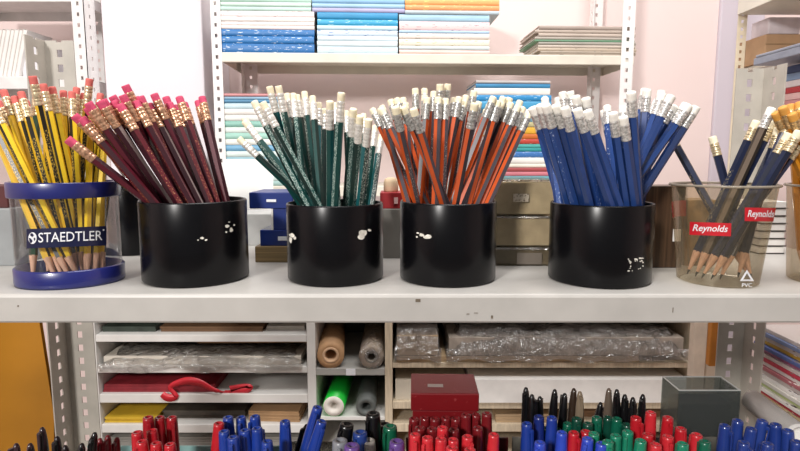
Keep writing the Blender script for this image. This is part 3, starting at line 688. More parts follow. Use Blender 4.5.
def stack(spec, x0, x1, ybot, zbase, group, d=.17, name='book', place='', cat='book', jit=.0015):
    """spec from the bottom up: (row of the top edge, colour, ink, label, dx0, dx1)"""
    Y = Yu((x0 + x1) / 2) + .004; z = zbase
    for s in spec:
        yt, c, ink, lab = s[:4]; a = x0 + (s[4] if len(s) > 4 else 0); b = x1 + (s[5] if len(s) > 5 else 0)
        zt = zat(yt, Y); h = max(.003, zt - z)
        Yj = Y + random.uniform(0, jit); X0, X1 = xat(a, Yj, z), xat(b, Yj, z)
        cx, cy = (X0 + X1) / 2, Yj + d / 2
        book(name, lab, cx, cy, z, X1 - X0, d, h, book_proto_mats(c, ink), group, UR + random.uniform(-.006, .006), cat)
        z += h
    return z
backu = thing('shelving_unit', 'white slotted shelving unit against the back wall holding stacked books', 'shelves', (0, 1.52, 0))
def uposts():
    for px0, name_side in ((226, 'l'), (606, 'r')):
        Yp_ = Yu(px0); x = xat(px0, Yp_, ZC); sgn = -1 if name_side == 'l' else 1
        mb = MB(); c = Vector((x + sgn * .024 if sgn < 0 else x + .052, Yp_, 0))
        slotted(mb, Vector((x - .024 if sgn < 0 else x + .026, Yp_ - .002, 0)), (1, 0, 0), .024 if sgn < 0 else .030, .0, 2.1, pitch=.025, hole=(.007, .009), nrm=(0, 1, 0))
        slotted(mb, Vector((x - .024 if sgn < 0 else x + .056, Yp_, 0)), (0, 1, 0), .036, .0, 2.1, pitch=.025, hole=(.009, .009), nrm=(1, 0, 0))
        mb.build('upright', M_POSTW, backu, world=True)
        mb = MB(); Yq = Yp_ + .17; xx = x + (.006 if sgn < 0 else -.0)
        slotted(mb, Vector((xx, Yq, 0)), (1, 0, 0), .036, .0, 2.1, pitch=.025, hole=(.007, .009), nrm=(0, 1, 0))
        slotted(mb, Vector((xx, Yq, 0)), (0, -1, 0), .03, .0, 2.1, pitch=.025, hole=(.007, .009), nrm=(1, 0, 0))
        mb.build('upright', M_POSTW, backu, world=True)
uposts()
def ushelf(yt, yb, px0=222, px1=634):
    Y = Yu(222); zt = zat(yt, Y); zb = zat(yb, Y); a = xat(px0, Yu(px0), zt); b = xat(px1, Yu(px1), zt)
    mb = MB(); Mx = Matrix.Translation((a, Yu(px0), 0)) @ Matrix.Rotation(UR, 4, 'Z'); w = (b - a) / math.cos(UR)
    mb2 = MB(); shelf_panel(mb2, 0, w, 0, .19, zt, zt - zb); mb2.v = [tuple(Mx @ Vector(v)) for v in mb2.v]
    mb2.build('shelf_panel', M_CREAM, backu, world=True); return zt
ZU = ushelf(52, 62)
ZU2 = ushelf(186, 197)
tops = [('bottom', 'lowest'), ]
stack([(43.4, '2a6fae', 'dfeaf4', 'bright blue book with white spine lettering, lowest of left upper stack'), (36.2, '2c74b4', 'dfeaf4', 'bright blue book with white spine lettering, second lowest of left upper stack'), (29.5, '2b70b0', 'dfeaf4', 'bright blue book with white spine lettering, third lowest of left upper stack'),
    (25.6, 'e8dcd8', None, 'white book just above the bright blue books'), (21.5, 'efe6e2', 'd9c8c6', 'white book in the middle of left upper stack'), (17, 'f0ece8', None, 'white book below the pinkish one of left upper stack'), (11, 'f0e2e2', 'c9a8a8', 'pinkish white book under the green ones'),
    (6.5, 'b9d6cc', None, 'pale green book lowest of three green books', 0, -3), (2, 'c6dfd2', None, 'pale green book in the middle of three green books', 0, -3), (-4, 'b4d2c6', None, 'pale green book topmost of three green books', 0, -3)], 218.5, 312.5, 52, ZU, 'books in the left upper stack')
stack([(46.5, 'cfe4ee', 'a8c8dc', 'pale blue book lowest of middle upper stack'), (41, 'dcebf0', None, 'near white book second lowest of middle upper stack'), (36, 'd5e6ee', None, 'whitish blue book just below the patterned one'), (30, 'cfdfee', '5a78b8', 'pale book with blue checked spine patch in middle upper stack'), (25.5, 'c4e2ee', None, 'pale aqua book just under the strong cyan one'),
    (19.5, '3aa4cf', 'bfe4f2', 'cyan book lower of the two in middle upper stack'), (12.5, '2f8fc0', None, 'darker cyan book upper of the two in middle upper stack'),
    (8, 'a9a6c8', None, 'lilac book resting on the cyan books', -5, 7), (3.5, '9ec4e0', None, 'sky blue book above the lilac one', -5, 7), (-3, '8fbce0', None, 'sky blue book topmost of middle upper stack', -5, 7)], 316, 396, 52, ZU, 'books in the middle upper stack')
stack([(50, 'eacfc6', None, 'salmon pink thin book lowest of right upper stack'), (46, 'c9d3d4', None, 'grey blue book second lowest of right upper stack'), (39, 'eae4d2', 'c8b27a', 'cream book with yellow marks in right upper stack'), (33.5, 'e9ded6', 'a8a29c', 'cream pinkish book with grey lettering in right upper stack'), (30.5, 'a9c6de', None, 'thin sky blue book under the pink one'),
    (21.5, 'efcfcf', '9c8a94', 'pink book with grey lettering in right upper stack'), (14.5, 'a4c8dc', None, 'light blue book under the orange books'),
    (10.5, 'b4c4cc', None, 'grey blue thin book right below the orange books', 6, 10), (5, 'efa06a', 'f4dc8a', 'orange book with yellow middle, lower of two', 6, 10), (-2, 'f0b070', 'f6e08a', 'orange book with yellow middle, upper of two', 6, 10)], 397.5, 488, 54, ZU, 'books in the right upper stack')
# folded newspapers and magazines at the right end of the upper shelf
mags = ['c3b6a8', 'b8a998', 'd2c6b8', 'bfb09e', 'cbbfb2', 'a9a49a', '6f9a7c', 'b3aaa0', 'c0b2a6', 'b5a79b', 'a89a90']
yy = [58, 54.5, 51.5, 48, 45, 42, 40, 37, 33.5, 30, 26]
spec = [(y, c, '8d8378' if i % 3 == 0 else None, f'{"green" if c == "6f9a7c" else "beige"} magazine, {ordinal(i + 1)} from bottom of the pile beside the right white post', (-8 + random.uniform(-2, 2)) if i < 6 else random.uniform(-14, -8), random.uniform(-3, 0)) for i, (y, c) in enumerate(zip(yy, mags))]
stack(spec, 545, 636, 62, ZU, 'magazines piled at the right end of the upper shelf', .15, 'magazine', cat='magazine')
# lower stacks
cs = [('9fc0bc', None), ('c8dcd8', None), ('a8ccc8', '7fa8a4'), ('dfe6e2', None), ('8fb8c4', None), ('d3e2de', None), ('6fa6c8', None), ('e2e4de', None), ('9ccabc', None), ('dbe6e0', None), ('88bcae', None), ('e2e4e0', None), ('e6e2dc', None), ('c4dce4', None), ('4f86a8', None), ('8fb4cc', None), ('c88a8c', None)]
n = len(cs); ys = list(np.linspace(181, 103, n - 3)) + [99.5, 96.5, 93.5]
stack([(ys[i], c, k, f'{"pink topped" if i == n - 1 else "blue" if c in ("6fa6c8", "4f86a8", "8fb4cc") else "pale teal"} notebook, {ordinal(i + 1)} from bottom of the pile behind the green pencils', random.uniform(-2, 1), random.uniform(-4, 2)) for i, (c, k) in enumerate(cs)], 223, 288, 186, ZU2, 'notebooks piled low behind the green pencils', .15, 'notebook', cat='notebook')
cs = [('5f9aa4', '2d6c78', 'teal'), ('c87884', None, 'rose red'), ('a34a4c', None, 'dull red'), ('e6e0d2', None, 'cream'), ('e9e6e0', None, 'white'), ('3f74b4', 'c6d6ea', 'blue'), ('2f9494', None, 'deep teal'), ('4aa6a0', None, 'light teal'), ('b84438', 'e0b8a0', 'red'), ('c46a2c', None, 'orange'), ('dfae3c', None, 'yellow'), ('b8b084', None, 'olive'), ('7aa8b8', None, 'dusty blue'), ('d8dce0', None, 'pale grey'), ('4ca0cc', None, 'sky blue'), ('2f88c0', 'bfe0f0', 'strong blue'), ('ece8e2', None, 'white red ended'), ('3c86b4', None, 'mid blue'), ('b8b4b4', None, 'grey')]
ys = [176, 171.5, 167.5, 163.5, 157.5, 151.5, 148, 144, 139, 134, 127, 122, 116, 109, 101, 95, 88, 83.5, 80.5]
stack([(y, c[0], c[1], f'{c[2]} book, {ordinal(i + 1)} from bottom of the pile right of the orange pencils', random.uniform(-3, 2) - (18 if i > 13 else 0), random.uniform(-5, 2) - (3 if i > 13 else 0)) for i, (y, c) in enumerate(zip(ys, cs))], 492, 554, 182, ZU2, 'books piled low behind the orange pencils', .14)
# red end patch of the white book is its own small part
# a shorter pile just beside it
cs = ['7a98a4', 'd9d4cc', '5f8aa0', 'cfd8da']
stack([(177 - 5.5 * i, c, None, f'{["slate", "cream", "blue", "pale"][i]} book, {ordinal(i + 1)} from bottom of the short pile left of the blue pencils', random.uniform(-1, 1), random.uniform(-2, 2)) for i, c in enumerate(cs)], 557, 600, 182, ZU2, 'short pile behind the blue pencils', .13)

# ------------------------------------------------------------------ left back unit
lu = thing('shelving_unit', 'white shelving unit at far left with leaning notebooks', 'shelves', (-1.1, 1.5, 0))
Yq = 1.40
mb = MB(); a = xat(76, Yq, ZC + .2); b = xat(88, Yq, ZC + .2)
slotted(mb, Vector((a, Yq, 0)), (1, 0, 0), b - a, 0, 2.1, pitch=.025, hole=(.006, .009), nrm=(0, 1, 0))
slotted(mb, Vector((b, Yq, 0)), (0, 1, 0), .05, 0, 2.1, pitch=.025, hole=(.006, .009), nrm=(-1, 0, 0)); mb.build('upright', M_POSTW, lu, world=True)
mb = MB(); a = xat(96, 1.60, ZC + .2)
slotted(mb, Vector((a, 1.60, 0)), (1, 0, 0), .026, 0, 2.1, pitch=.025, hole=(.006, .009), nrm=(0, 1, 0)); mb.build('upright', M_POSTW, lu, world=True)
for yt, yb in ((76, 89), (-9, 1.5)):
    mb = MB(); zt, zb = zat(yt, Yq), zat(yb, Yq); shelf_panel(mb, xat(-60, Yq, zt), xat(77, Yq, zt) - .001, Yq + .002, Yq + .2, zt, zt - zb); mb.build('shelf_panel', M_POSTW, lu, world=True)
zt = zat(76, Yq)
for k in range(7):
    Xb = xat(-14 + k * 4.2, Yq, zt) ; hgt = .118
    t = thing('notebook', f'white notebook leaning on the far left shelf, {ordinal(k + 1)} from the frame edge', 'notebook', (Xb, Yq + .07, zt + .0006), 'white notebooks leaning at far left')
    Mx = Matrix.Rotation(R_(15), 4, 'Y')
    MB().box(-.0048, -.0036, -.05, .05, 0.0012, hgt, M=Mx).add([], []).box(.0036, .0048, -.05, .05, .0012, hgt, M=Mx).build('cover', mat('notebook_cover%d' % (k % 2), ['e8e4e0', 'c9c2ba'][k % 2], .6), t)
    MB().box(-.0036, .0036, -.049, .05, .0016, hgt - .002, M=Mx).build('pages', M_WHITE, t)
def box_at(name, label, cat, x0, x1, yt, yb, Y, d, m, z0=None, lid=False, group=None):
    zb = zat(yb, Y) if z0 is None else z0; zt = zat(yt, Y); X0, X1 = xat(x0, Y, zb), xat(x1, Y, zb); w = X1 - X0; h = zt - zb
    t = thing(name, label, cat, ((X0 + X1) / 2, Y + d / 2, zb), group)
    MB().box(-w / 2, w / 2, -d / 2, d / 2, 0, h, b=min(.002, h * .1)).build('box_body', m, t)
    if lid: MB().box(-w / 2, w / 2, -d / 2 - .0006, -d / 2 - .0001, h * .62, h * .66).build('flap_seam', mat('flap_line', '8a7050', .7), t)
    return t
box_at('paper_box', 'white carton beside the leaning white notebooks', 'box', 23, 44, 40, 76, Yq + .03, .1, mat('white_carton', 'e4e2e6', .6), z0=zt)

# ------------------------------------------------------------------ right side unit running towards the viewer
ru = thing('shelving_unit', 'beige grey shelving unit along the right side holding books and magazines', 'shelves', (.75, .9, 0))
Yr0 = 1.26; X0 = xat(737, Yr0, ZC + .3); zt15 = zat(15, Yr0)
MB().box(X0, X0 + .4, .60, Yr0, zt15, zt15 + .03, b=.001).build('shelf_panel', M_CREAM, ru, world=True)
mb = MB(); slotted(mb, Vector((xat(728.5, Yr0, ZC), Yr0, 0)), (1, 0, 0), .020, 0, 2.1, pitch=.016, hole=(.006, .007), nrm=(0, 1, 0)); mb.build('upright', mat('beige_post', 'd9cbb2', .6), ru, world=True)
zsh = zat(66, .80); Xs = xat(753, .80, zsh)
mb = MB(); mb.box(Xs, Xs + .30, .40, .80, zsh, zsh + .010, b=.0012); mb.box(Xs - .0005, Xs + .012, .40, .795, zsh + .0098, zsh + .0135, b=.001)
mb.build('shelf_panel', mat('slate_edge', '8d92a0', .4, vary=.08, scale=60), ru, world=True)
zl2 = zat(112, .80)
MB().box(Xs + .028, Xs + .30, .46, .83, zat(116, .80) - .012, zat(116, .80), b=.001).build('shelf_panel', M_CREAM, ru, world=True)
zmg = zat(402, .77)
MB().box(Xs + .004, Xs + .30, .45, .78, zmg - .02, zmg, b=.001).build('shelf_panel', M_CREAM, ru, world=True)
mb = MB(); slotted(mb, Vector((Xs + .28, .86, 0)), (1, 0, 0), .03, 0, 1.7, nrm=(0, 1, 0)); mb.build('upright', M_POSTW, ru, world=True)
# cardboard box and papers on the far end of the top right
box_at('cardboard_box', 'brown cardboard box with flaps on the right unit top', 'box', 764, 860, 34, 62, 1.22, .10, mat('brown_card', 'b08e6c', .8, vary=.08, scale=20), lid=True)
box_at('white_carton', 'pale carton on top of the brown cardboard box', 'box', 768, 800, 17, 34, 1.235, .06, mat('pale_carton', 'd6cdd2', .6))
MB().box(xat(763, 1.22, 1.4), xat(870, 1.22, 1.4), 1.215, 1.325, zat(66, 1.22), zat(62.2, 1.22)).build('shelf_panel', M_CREAM, ru, world=True)
# books lying below the slate shelf
z = zat(116, .80); cl = [('d8a0a0', 'pink'), ('cf8f90', 'rose'), ('e0b6b2', 'pale pink'), ('b83238', 'bright red'), ('dcd0d0', 'whitish'), ('7f96b4', 'steel blue'), ('3b4c78', 'dark blue')]
hs = [.010, .009, .009, .008, .009, .010, .010]
for (c, nm), h in zip(cl, hs):
    t = thing('book', f'{nm} book lying under the slate shelf edge at right', 'book', (Xs + .035 + .11, .665, z), 'books under the slate shelf')
    MB().box(-.11, .11, -.12, .12, 0, h - .0003, b=.0008).build('cover', mat('rb_' + c, c, .5), t)
    z += h
# magazines with spines along the depth
z = zmg; mc = ['e8e4dc', 'd9d0c4', 'e0d8b0', 'c9b48c', 'b83444', 'e6e0da', 'b9c48a', 'd8d4cc', 'e9e4e0', 'c8bcb8', 'b06a70', 'dfd8d4', 'c43c50', 'e0d0cc', 'b0688c', '5f6fa8', 'd8b03c', 'cfc6c0', '8494bc', 'd8d0cc']
mnm = ['white', 'beige', 'pale yellow', 'tan', 'crimson', 'off white', 'light green', 'grey white', 'bright white', 'taupe', 'dusty red', 'cream', 'red', 'pinkish', 'mauve', 'blue', 'mustard', 'light grey', 'steel blue', 'bone']
hh = (zat(323, .77) - zmg) / 20
for k, c in enumerate(mc):
    t = thing('magazine', f'{mnm[k]} magazine, {ordinal(k + 1)} from bottom of the slanting pile at lower right', 'magazine', (Xs + .008 + .09 + random.uniform(0, .006), .63, z), 'magazines piled at the lower right')
    MB().box(-.09, .09, -.13, .135, 0, hh - .0004, b=.0007).build('cover', printmat('mag_' + c, c, ['8a7f78', 'f4efe8', '6a5a60'][k % 3], (40, 60, 500), .66, rough=.4), t)
    z += hh
# rolled clear-wrapped paper in front of the magazines
t = thing('paper_roll', 'white rolled paper lying across the magazine pile', 'paper', (0, 0, 0))
p0 = P(752, 400, .66); p1 = P(800, 437, .57); d = (p1 - p0); t.location = p0
Mx = Vector((0, 0, 1)).rotation_difference(d.normalized()).to_matrix().to_4x4(); Ln = d.length
mb = MB(); mb.lathe([(.011, 0), (.0125, 0), (.0125, Ln), (.011, Ln)], 28, close=True, M=Mx); mb.build('paper_tube', M_WHITE, t)
mb = MB(); mb.lathe([(.0131, .004), (.0131, Ln - .004)], 28, M=Mx); mb.build('clear_sleeve', M_CLEAR, t)

# ------------------------------------------------------------------ white cubby unit low at the back
YC0 = 1.15; YC1 = 1.40; ZTOP = zat(312, YC0)
cub = thing('cubby_unit', 'white cubby unit of flat shelves low behind the steel shelving', 'shelves', (0, 1.27, 0))
def Xc(px, py=380): return xat(px, YC0, zat(py, YC0))
zbot = .35
def vert(x0, x1, m=M_BOARD, zt=ZTOP, zb=zbot): MB().box(Xc(x0), Xc(x1), YC0, YC1, zb, zt, b=.001).build('side_panel', m, cub, world=True)
vert(90, 98); vert(307.5, 316); vert(385, 392.5, M_WOODEDGE); vert(690, 699, M_WOODEDGE)
MB().box(Xc(90), Xc(699), YC1, YC1 + .006, zbot, ZTOP).build('back_panel', mat('cubby_back_shade', '45423e', .7), cub, world=True)  # panel coloured dark to imitate shade inside the compartments
MB().box(Xc(88), Xc(701), YC0 - .004, YC1 + .006, ZTOP, ZTOP + .016, b=.001).build('top_board', M_BOARD, cub, world=True)
def brd(x0, x1, yt, yb, m=M_BOARD):
    z1, z0 = zat(yt, YC0), zat(yb, YC0); MB().box(Xc(x0) + .0005, Xc(x1) - .0005, YC0 + .001, YC1 - .001, z0, z1, b=.0008).build('shelf_board', m, cub, world=True); return z1
ZL1 = brd(98, 307.5, 335, 342); ZL2 = brd(98, 307.5, 367, 373); ZL3 = brd(98, 307.5, 394.5, 403); ZL4 = brd(98, 307.5, 425, 433); ZL5 = brd(98, 307.5, 452, 459)
ZM1 = brd(316, 385, 368.5, 375.5, M_GREYBOARD); ZM2 = brd(316, 385, 417, 420.5, M_BOARD); ZM3 = brd(316, 385, 456, 462)
ZR1 = brd(392.5, 690, 363, 368, M_WOODEDGE); ZR2 = brd(392.5, 690, 402, 409, M_WOODEDGE); ZR3 = brd(392.5, 690, 424, 432, M_WOODEDGE); ZR4 = brd(392.5, 690, 456, 464, M_WOODEDGE)
a = P(346, 375.2, YC0); b = P(355.5, 368.8, YC0)
MB().box(a.x, b.x, YC0 - .0006, YC0 + .0005, a.z, b.z).build('price_tag', M_LETTER, cub, world=True)
# flat stock lying on the cubby shelves
def crumple(mb, x0, x1, y0, y1, z0, h, amp=.006, sc=22., droop=0., seed=0., nu=60, nv=26):
    cut = .14
    def fn(u, v):
        x = x0 + u * (x1 - x0); e = min(1, min(u, 1 - u) * 14 + .1)
        if v < cut:
            k = 1 - v / cut; wav = .55 + .45 * mnoise.noise(Vector((x * 16 + seed, seed, 0))) * 2
            n1 = mnoise.noise(Vector((x * 70, v * 30, seed))) * .003
            return Vector((x, y0 - .0032 + n1 * .6 if droop else y0 + .002 * (1 - k), max(z0 - droop * max(.1, wav), z0 + h * .45 - (h * .45 + droop * max(.1, wav)) * k) if droop else z0 + .001 + h * .6 * e * (1 - k)))
        q = (v - cut) / (1 - cut); y = y0 + q * (y1 - y0)
        nzz = mnoise.noise(Vector((x * sc * .55 + seed, y * sc, seed))) * amp + mnoise.noise(Vector((x * sc * 2.3, y * sc * 2.6 + seed, seed * 2))) * amp * .6
        return Vector((x, y, max(z0 + .001, z0 + h * (.45 + .55 * min(1, q * 7)) * e + nzz)))
    mb.grid(fn, nu, nv)
def wrapped(label, x0, x1, z, Y0, Y1, h, paper, amp=.006, sheets=True, film=M_FILM, droop=0., seed=1.):
    t = thing('wrapped_paper', label, 'paper', (Xc((x0 + x1) / 2), (Y0 + Y1) / 2, z))
    MB().box(Xc(x0) + .006, Xc(x1) - .006, Y0 + .012, Y1, z + .0005, z + h * .72, b=.001).build('paper_stack', paper, t, world=True)
    mb = MB(); crumple(mb, Xc(x0), Xc(x1), Y0 + .001, Y1, z, h, amp, seed=seed, droop=droop); mb.build('cellophane_wrap', film, t, world=True); return t
def flat(name, label, x0, x1, z, Y0, Y1, h, m, cat='paper', rotz=0.):
    w = Xc(x1) - Xc(x0); d = Y1 - Y0
    t = thing(name, label, cat, (Xc((x0 + x1) / 2), (Y0 + Y1) / 2, z), None, rotz)
    n = max(1, int(h / .004)) if h < .04 else 1; mb = MB()
    for k in range(n): mb.box(-w / 2 + random.uniform(0, .003), w / 2 - random.uniform(0, .003), -d / 2 + random.uniform(0, .004), d / 2, h * k / n + .0002, h * (k + 1) / n)
    mb.build('sheets', m, t); return t
M_KRAFT = mat('kraft', 'a78560', .75, vary=.1, scale=20); M_DKGREEN = mat('dark_green_wrap', '3a443c', .5, vary=.25, scale=30); M_TANP = mat('tan_board', 'b59a78', .7, vary=.12, scale=30, stretch=(.2, 1, 6)); M_GREYP = mat('grey_paper', 'b9b4ab', .6, vary=.1, scale=30)
flat('folder', 'dark green folder on the top left cubby shelf', 100, 155, ZL1, YC0 + .02, 1.38, .012, M_DKGREEN, 'folder')
flat('brown_board', 'brown board on the top left cubby shelf beside the dark green folder', 158, 262, ZL1, YC0 + .02, 1.38, .012, mat('dark_brown_board', '6f5137', .7), 'board')
flat('grey_sheet', 'grey sheets at the right of the top left cubby shelf', 264, 304, ZL1, YC0 + .03, 1.38, .010, M_GREYP)
wrapped('cellophane wrapped paper drooping over the second left cubby shelf', 99, 303, ZL2, YC0 + .0, 1.36, .026, mat('wrapped_white', 'cdc5b8', .6), .008, droop=.014, seed=3.2)
flat('brown_board', 'thin brown board on the wrapped paper in the left cubby', 190, 304, ZL2 + .036, YC0 + .05, 1.36, .003, M_KRAFT, 'board', R_(1))
flat('red_folder', 'dark red folders on the third left cubby shelf', 99, 212, ZL3, YC0 + .012, 1.36, .016, mat('wine_paper', '8a2730', .5, vary=.15, scale=40), 'folder')
# red ribbon
t = thing('red_ribbon', 'bright red ribbon trailing across the red folders', 'ribbon', (Xc(205), YC0 + .02, ZL3 + .017))
mb = MB(); pts = [(162, 394), (168, 398), (176, 396), (170, 387), (185, 381), (200, 383), (214, 390), (228, 393), (243, 391), (250, 387), (243, 386), (230, 389)]
def smooth2(pp, k=5):
    out = []
    for i in range(len(pp) - 1):
        a0, a1, a2, a3 = [Vector(pp[min(max(j, 0), len(pp) - 1)]) for j in (i - 1, i, i + 1, i + 2)]
        for q in range(k):
            u = q / k; out.append(.5 * ((2 * a1) + (a2 - a0) * u + (2 * a0 - 5 * a1 + 4 * a2 - a3) * u * u + (3 * a1 - a0 - 3 * a2 + a3) * u ** 3))
    return out + [Vector(pp[-1])]
rp = [P(p[0], p[1], YC0 - .004 + .012 * (i > 32)) for i, p in enumerate(smooth2(pts))]; vs = []; fs = []
for i, p in enumerate(rp):
    tn = (rp[min(i + 1, len(rp) - 1)] - rp[max(i - 1, 0)]).normalized(); nn = Vector((-tn.z, 0, tn.x)) * (.0065 + .002 * math.sin(i * .35))
    vs += [p + nn, p - nn, p - nn + Vector((0, .0012, 0)), p + nn + Vector((0, .0012, 0))]
for i in range(len(rp) - 1):
    for a_, b_ in ((0, 1), (1, 2), (2, 3), (3, 0)): fs.append((4 * i + a_, 4 * i + b_, 4 * i + 4 + b_, 4 * i + 4 + a_))
mb.add(vs, fs, 0, True); mb.build('ribbon_strip', mat('ribbon_red', 'c01f2e', .4), t, world=True)
flat('yellow_paper', 'yellow paper on the fourth left cubby shelf', 99, 152, ZL4, YC0 + .01, 1.36, .013, mat('yellow_card', 'cda92e', .6))
flat('folder', 'dark folder lying on the fourth left cubby shelf', 154, 240, ZL4, YC0 + .03, 1.36, .018, mat('dark_folder', '4c453c', .6, vary=.2), 'folder')
flat('kraft_packet', 'brown kraft packet at the right of the fourth left cubby shelf', 247, 300, ZL4, YC0 + .012, 1.34, .024, M_KRAFT, 'packet', R_(-3))
flat('grey_sheet', 'grey board on the lowest left cubby shelf', 100, 304, ZL5, YC0 + .02, 1.36, .022, mat('grey_board', '8f8c86', .7), 'board')
# rolls
def roll(name, label, px, py, z, r, ri, m, Lr=.21, tiltx=0., wrap=None, core=None, cf=1.4):
    X = Xc(px, py); t = thing(name, label, 'roll', (X, YC0 + .002, z + r))
    Mx = Matrix.Rotation(R_(-90), 4, 'X') @ Matrix.Rotation(tiltx, 4, 'Y')
    mb = MB(); mb.lathe([(ri, 0), (r, 0), (r, Lr), (ri, Lr)], 40, close=True, M=Mx); mb.build('roll_body', m, t)
    if core: mb = MB(); mb.lathe([(ri * .95, -.0006), (ri * cf, -.0006), (ri * cf, Lr * .06), (ri * cf - .0003, Lr * .06), (ri * .95, Lr * .9)], 32, close=True, M=Mx); mb.build('core', core, t)
    if wrap:
        mb = MB(); mb.lathe([(r * .3, -.004), (r * .8, -.006), (r * 1.04, -.001), (r * 1.05, Lr * .9)], 40, M=Mx)
        mb.v = [tuple(Vector(v) + Vector((0, mnoise.noise(Vector(v) * 90) * .004, 0))) for v in mb.v]; mb.build('clear_wrap', wrap, t)
    return t
pxr = lambda k: k * depth(YC0, .9) / F
roll('paper_roll', 'brown kraft paper roll in the upper middle cubby', 330.5, 353, ZM1, pxr(13.5), pxr(6), mat('kraft_roll', 'b58d66', .7, vary=.1), tiltx=R_(-5), core=mat('core_card', 'cba886', .8))
roll('paper_roll', 'plastic wrapped cream roll in the upper middle cubby', 371.5, 353, ZM1, pxr(12.5), pxr(5), mat('cream_roll', 'cbb69c', .7), wrap=M_FILM, core=mat('core_grey', '8c8378', .8))
roll('foil_roll', 'bright green roll with white end in the lower middle cubby', 333.5, 405, ZM2, pxr(11), pxr(4.3), mat('green_foil', '17c43c', .35, vary=.05), tiltx=R_(2), core=mat('white_core', 'e2dcd4', .8), cf=2.45)
roll('foil_roll', 'dark grey roll beside the bright green roll', 366, 408, ZM2, pxr(10), pxr(5), mat('dark_grey_roll', '565a58', .6), core=None)  # one even dark grey
# right bay
flat('wood_board', 'pale wood boards under the film on the top right cubby shelf', 396, 640, ZR1, YC0 + .004, 1.36, .012, M_TANP, 'board')
wrapped('long clear film packet of grey sheets drooping over the right cubby shelf', 446, 686, ZR1 + .013, YC0 - .004, 1.36, .056, mat('wrapped_grey', 'a89c90', .6, vary=.15), .016, droop=.012, seed=8.1)
wrapped('short film packet at the left end of the right cubby shelf', 394, 441, ZR1 + .013, YC0 - .002, 1.34, .062, M_TANP, .006, droop=.012, seed=5.5)
flat('paper_stack', 'large white paper sheets on the second right cubby shelf', 470, 688, ZR2, YC0 - .004, 1.37, .052, M_WHITE)
flat('paper_stack', 'cream paper sheets behind the red box in the right cubby', 395, 468, ZR2, YC0 + .01, 1.37, .045, mat('cream_sheets', 'cfc5b4', .7))
flat('wood_plank', 'tan wooden plank on the third right cubby shelf', 496, 560, ZR3, YC0 + .006, 1.36, .018, M_TANP, 'board')
flat('brown_board', 'dark brown boards on the third right cubby shelf', 562, 688, ZR3, YC0 + .03, 1.36, .02, mat('dark_brown_board', ''), 'board')
# cream boards and an orange pole standing right of the cubby
for k, (x0, x1, c, lb) in enumerate(((681, 693, 'd5c4b2', 'left'), (694, 706, 'cbb8a4', 'right'))):
    box_at('cream_board', f'cream board standing on end behind the right upright, {lb} of two', 'board', x0, x1, 300, 430, 1.02 + .01 * k, .02, mat('cream_board%d' % k, c, .6), z0=zbot + .2)
box_at('orange_rod', 'orange square rod standing beside the right upright', 'rod', 709, 718, 290, 400, .84, .012, mat('orange_paint', 'c07a2a', .5), z0=ZL + .1)
# amber folder box at lower left
t = thing('amber_board', 'large amber yellow board standing on the floor left of the left upright', 'board', (-.50, .70, 0))
def amb(u, v):
    px = -30 + u * (82 - 14 * (1 - min(1, v * 1.6)) ** 2 * 0 ); z0_, z1_ = 0.0, zat(300, .72)
    z = z0_ + (z1_ - z0_) * (1 - v); xr_ = 36 + 18 * min(1, v * 7); px = -40 + u * (xr_ + 40)
    Y = .72 - .05 * (1 - u) + .006 * math.sin(u * 3)
    return Vector((xat(px, Y, z), Y, z))
mb = MB(); mb.grid(amb, 12, 60); mb.grid(lambda u, v: amb(u, v) + Vector((0, .006, 0)), 12, 60)
mb.build('board_panel', mat('amber_card', 'b87c1e', .45, vary=.1, scale=8), t, world=True)
# ------------------------------------------------------------------ pens in the trays on the lower shelf
def make_pen(rc, capL, c, name='pen', dark=False, slim=False, hole=True):
    root = thing(name, '', 'pen'); k = []
    m = mat('pen_' + c, c, .3, vary=.06, scale=80, coat=.3); L0 = .148
    r0, r1 = rc, rc * (.62 if slim else .8); zt = L0; zb = L0 - capL
    if hole and not slim: prof = [(r0 * .93, zb), (r0, zb + .001), (r0 * .98, zb + capL * .5), (r1 * 1.04, zt - .003), (r1, zt - .0006), (r1 * .8, zt), (r1 * .52, zt), (r1 * .45, zt - .004), (.0002, zt - .0045)]
    else: prof = [(r0 * .93, zb), (r0, zb + .001), (r0 * .96, zb + capL * .4), (r0 * .84, zt - capL * .3), (r1 * .95, zt - .004), (r1 * .55, zt - .0008), (.0002, zt)]
    mb = MB(); mb.lathe(prof, 20); mb.disc(r0 * .93, zb, 20, up=False); cap = mb.build('cap', m, root); k.append(cap)
    mb = MB(); mb.box(-.0016, .0016, -r0 - .0022, -r0 - .0008, zt - capL * .82, zt - .004, b=.0005); mb.box(-.0016, .0016, -r0 - .0012, -r1 * .7, zt - .007, zt - .0035, b=.0004)
    clip = mb.build('clip', m, cap)
    rb = rc * .84; mb = MB(); mb.lathe([(.0002, 0), (rb * .7, 0), (rb, .003), (rb, zb + .0005)], 20); k.append(mb.build('barrel', mat('barrel_' + ('dark' if dark else c), '24242a' if dark else c, .3), root))
    KIDS[root.name] = k; KIDS[cap.name] = [clip]
    return dict(root=root, used=False, L=L0, r=rc)
PENS = {}
